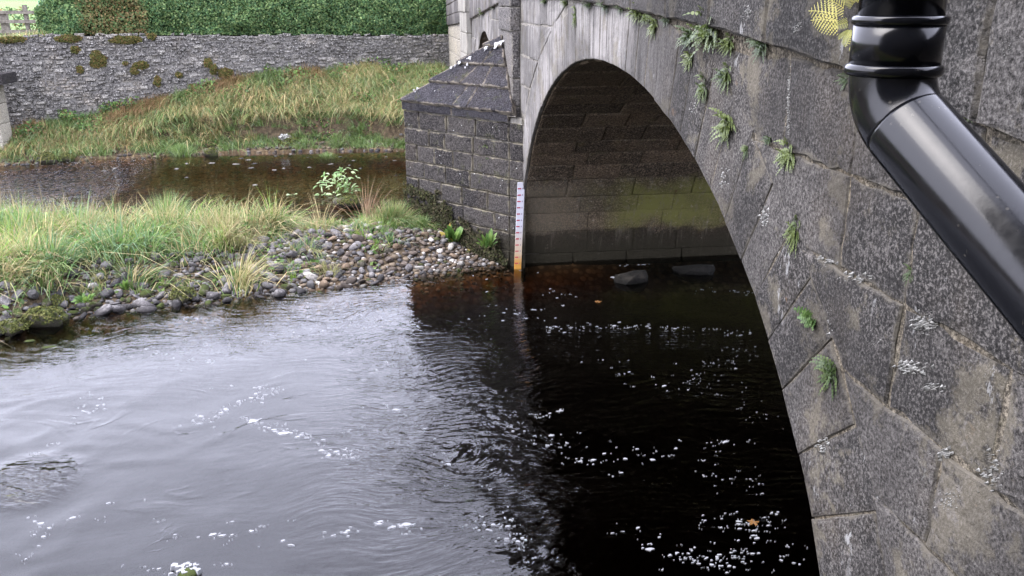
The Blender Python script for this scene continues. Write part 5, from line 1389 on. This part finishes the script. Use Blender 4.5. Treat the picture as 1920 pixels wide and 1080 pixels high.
# big yellow fern behind the pipe
root = empty('yellow_fern', face(1612, 40, -.02)); tag(root, 'yellow autumn fern fronds sticking out left from behind the drainpipe', 'fern')
YF_ = 1
for (bx, by, ex, ey_, droop) in ((1600, 40, 1516, 18, .5), (1600, 50, 1520, 36, .5), (1604, 40, 1560, 52, .6), (1608, 45, 1585, 88, .3), (1610, 20, 1580, -14, .4), (1606, 55, 1572, 74, .4), (1615, 20, 1600, -40, .3), (1612, 60, 1606, 92, .2), (1600, 30, 1548, -6, .4)):
    A_ = face(bx, by, -.03); B_ = face(ex, ey_, -.12); L = (B_-A_).length; mb = MB()
    d0 = (B_-A_).normalized(); p = A_.copy(); n_ = 13; nrm = Vector((-.85, -.45, .2)).normalized(); d = (d0+Vector((0, 0, droop*.4))).normalized()
    for i in range(n_):
        t = (i+.5)/n_; d = (d+Vector((0, 0, -droop*.8/n_))).normalized(); q_ = p+d*L/n_; sdv = d.cross(nrm).normalized(); wl = L*.3*math.sin(math.pi*min(.96, .18+.8*t))**.8
        for sg in (1, -1): frond(mb, p, sdv*sg+d*.55, wl, wl*.085, 7, .15, nrm, .5)
        mb.add([p-sdv*.0012, p+sdv*.0012, q_+sdv*.0012, q_-sdv*.0012], [(0, 1, 2, 3)]); p = q_
    mb.build('frond', m_yfern, root)

# ------------------------------------------------------------------ moss mass on the foot of the pier
pts = []; ns = []
nrn = nr1.normalized(); dT = (Nn-T_).normalized(); LT = (Nn-T_).length
TOP = [(0, 1.0), (.2, 1.02), (.5, .95), (.85, .98), (1.1, .85), (1.3, .6), (1.6, .62), (1.9, .42), (2.15, .35), (2.3, .45), (2.36, .38), (2.5, .15)]
TOPS = [(a*LT/2.5, b) for a, b in TOP]
while len(pts) < 9000:
    s_ = random.uniform(-.02, LT); z_ = random.uniform(-.03, 1.25); top = interp(s_, TOPS)+.1*mnoise.noise(Vector((s_*6, 0, 1)))+.08*mnoise.noise(Vector((s_*17, 0, 1)))
    if z_ > top: continue
    nz = mnoise.noise(Vector((s_*5, z_*5, 3)))
    if z_ > top-.25 and nz < -.05: continue
    pts.append(T_+dT*s_+nrn*(.02+.05*max(0, nz+.3)+random.uniform(0, .02))+Vector((0, 0, z_))); ns.append(nrn)
leaf_cloud('pier_moss', pts, np.array(ns), .045, np.array([(.022, .024, .01), (.03, .03, .014), (.04, .042, .014), (.05, .04, .025)]), m_moss, bridge, .8, -.6)
bridge.children[-1]['kind'] = 'stuff'

# ------------------------------------------------------------------ drainpipe with swan-neck
def cpt(px, py, D): return CAM+ray(px, py)*D
pipe = empty('drainpipe', cpt(1683, 170, 1.09)); tag(pipe, 'black plastic drainpipe with a socket and sloping bend, close to the camera', 'drainpipe')
def sweep(name, path, radii, mat, K=48, cap=True):
    path = [Vector(p) for p in path]; mb = MB(); n_ = len(path); pu = None
    for i, p in enumerate(path):
        d = (path[min(i+1, n_-1)]-path[max(i-1, 0)]).normalized()
        if pu is None: u_ = d.orthogonal().normalized()
        else: u_ = (pu-d*pu.dot(d)).normalized()
        pu = u_; w_ = d.cross(u_)
        for j in range(K):
            a = 2*math.pi*j/K; mb.v.append(tuple(p+(u_*math.cos(a)+w_*math.sin(a))*radii[i])); mb.e.append(0.)
    for i in range(n_-1):
        for j in range(K): mb.f.append((i*K+j, i*K+(j+1) % K, (i+1)*K+(j+1) % K, (i+1)*K+j))
    if cap: mb.f += [tuple(range(K-1, -1, -1)), tuple((n_-1)*K+j for j in range(K))]
    o = mb.build(name, mat, pipe, True, fix=True)
    return o
Pc = cpt(1687, 40, 1.115); X0, Y0 = Pc.x, Pc.y
rP = .053
def zat(py): # height on the vertical pipe axis seen at row py
    best = min((abs(topx((X0, Y0, 3.4+i*.0005))[1]-py), 3.4+i*.0005) for i in range(1800)); return best[1]
zr1, zr2 = zat(38), zat(126)
sweep('upper_pipe', [(X0, Y0, zr1-.04), (X0, Y0, 4.6), (X0, Y0, 6.4)], [rP]*3, m_pipe)
sweep('socket', [(X0, Y0, zr2), (X0, Y0, zr1)], [rP+.0038]*2, m_pipe)
def bead(z_, rr, h):
    pr = [(z_-h-.0008, rP+.002)]+[(z_-h*math.cos(a), rP+.0036+rr*math.sin(a)) for a in [math.pi*i/8 for i in range(9)]]+[(z_+h+.0008, rP+.002)]
    return sweep('rim_bead', [(X0, Y0, a) for a, b in pr], [b for a, b in pr], m_pipe)
bead(zr1, .0035, .0055); bead(zr2-.003, .0055, .0075)
# bend then the sloping pipe towards the bridge end of the house
dirn = (cpt(1885, 418, .975)-cpt(1690, 195, 1.085)).normalized()
P0 = Vector((X0, Y0, zr2)); Pb = Vector((X0, Y0, zat(196)))
bp_ = []
a0, a1 = Vector((0, 0, -1)), dirn; Rb = .05
s_in = Pb-a0*.045
for i in range(13):
    t = i/12; bp_.append(s_in*(1-t)**2+Pb*2*t*(1-t)+(Pb+a1*.045)*t*t)
sweep('bend', [P0]+bp_, [rP+.0015]*14, m_pipe)
e0 = Pb+a1*.043; e1 = Pb+a1*1.15
sweep('sloping_pipe', [e0, e0+a1*.003, e0+a1*.2, e0+a1*.5, e1], [rP+.0018, rP+.0022, rP+.0022, rP+.0022, rP+.0022], m_pipe)
sweep('seam', [e0-a1*.0025, e0-a1*.0002], [rP+.0012, rP+.0012], simple_mat('seam_black', (.003, .003, .003), (.004, .004, .004)))
zb_ = gz(e1.x, e1.y)
sweep('lower_pipe', [e1+Vector((0, 0, .02)), Vector((e1.x, e1.y, e1.z-.6)), Vector((e1.x, e1.y, zb_-.05))], [rP]*3, m_pipe)

# the house wall behind the viewpoint that carries the pipe
house = empty('stone_building', (-2.5, -1.0, 1.4)); tag(house, 'rough grey stone building wall beside the bridge end, carrying the drainpipe', 'building')
mb = MB(); mb.box((-7.5, -1.4, -.8), (.5, -.62, 9.0)); mb.build('wall', m_rub, house)
zc_ = 1.0
for zc_ in [1.0+.42*i for i in range(16)]:
    x = -7.5+random.uniform(-.3, 0)
    while x < .45:
        xb = min(.5, x+random.uniform(.5, .95)); piece('wall_stone', house, m_par, [(max(-7.5, x), -.62, zc_), (xb, -.62, zc_), (xb, -.62, zc_+.42), (max(-7.5, x), -.62, zc_+.42)], (0, 1, 0), depth=.04, joint=.008, seg=.4, proud=.01); x = xb
for z_ in (4.9, 6.0):
    mb = MB(); mb.box((X0-.02, -.62, z_-.03), (X0+.02, Y0-.05, z_+.03)); mb.build('bracket', m_pipe, pipe)
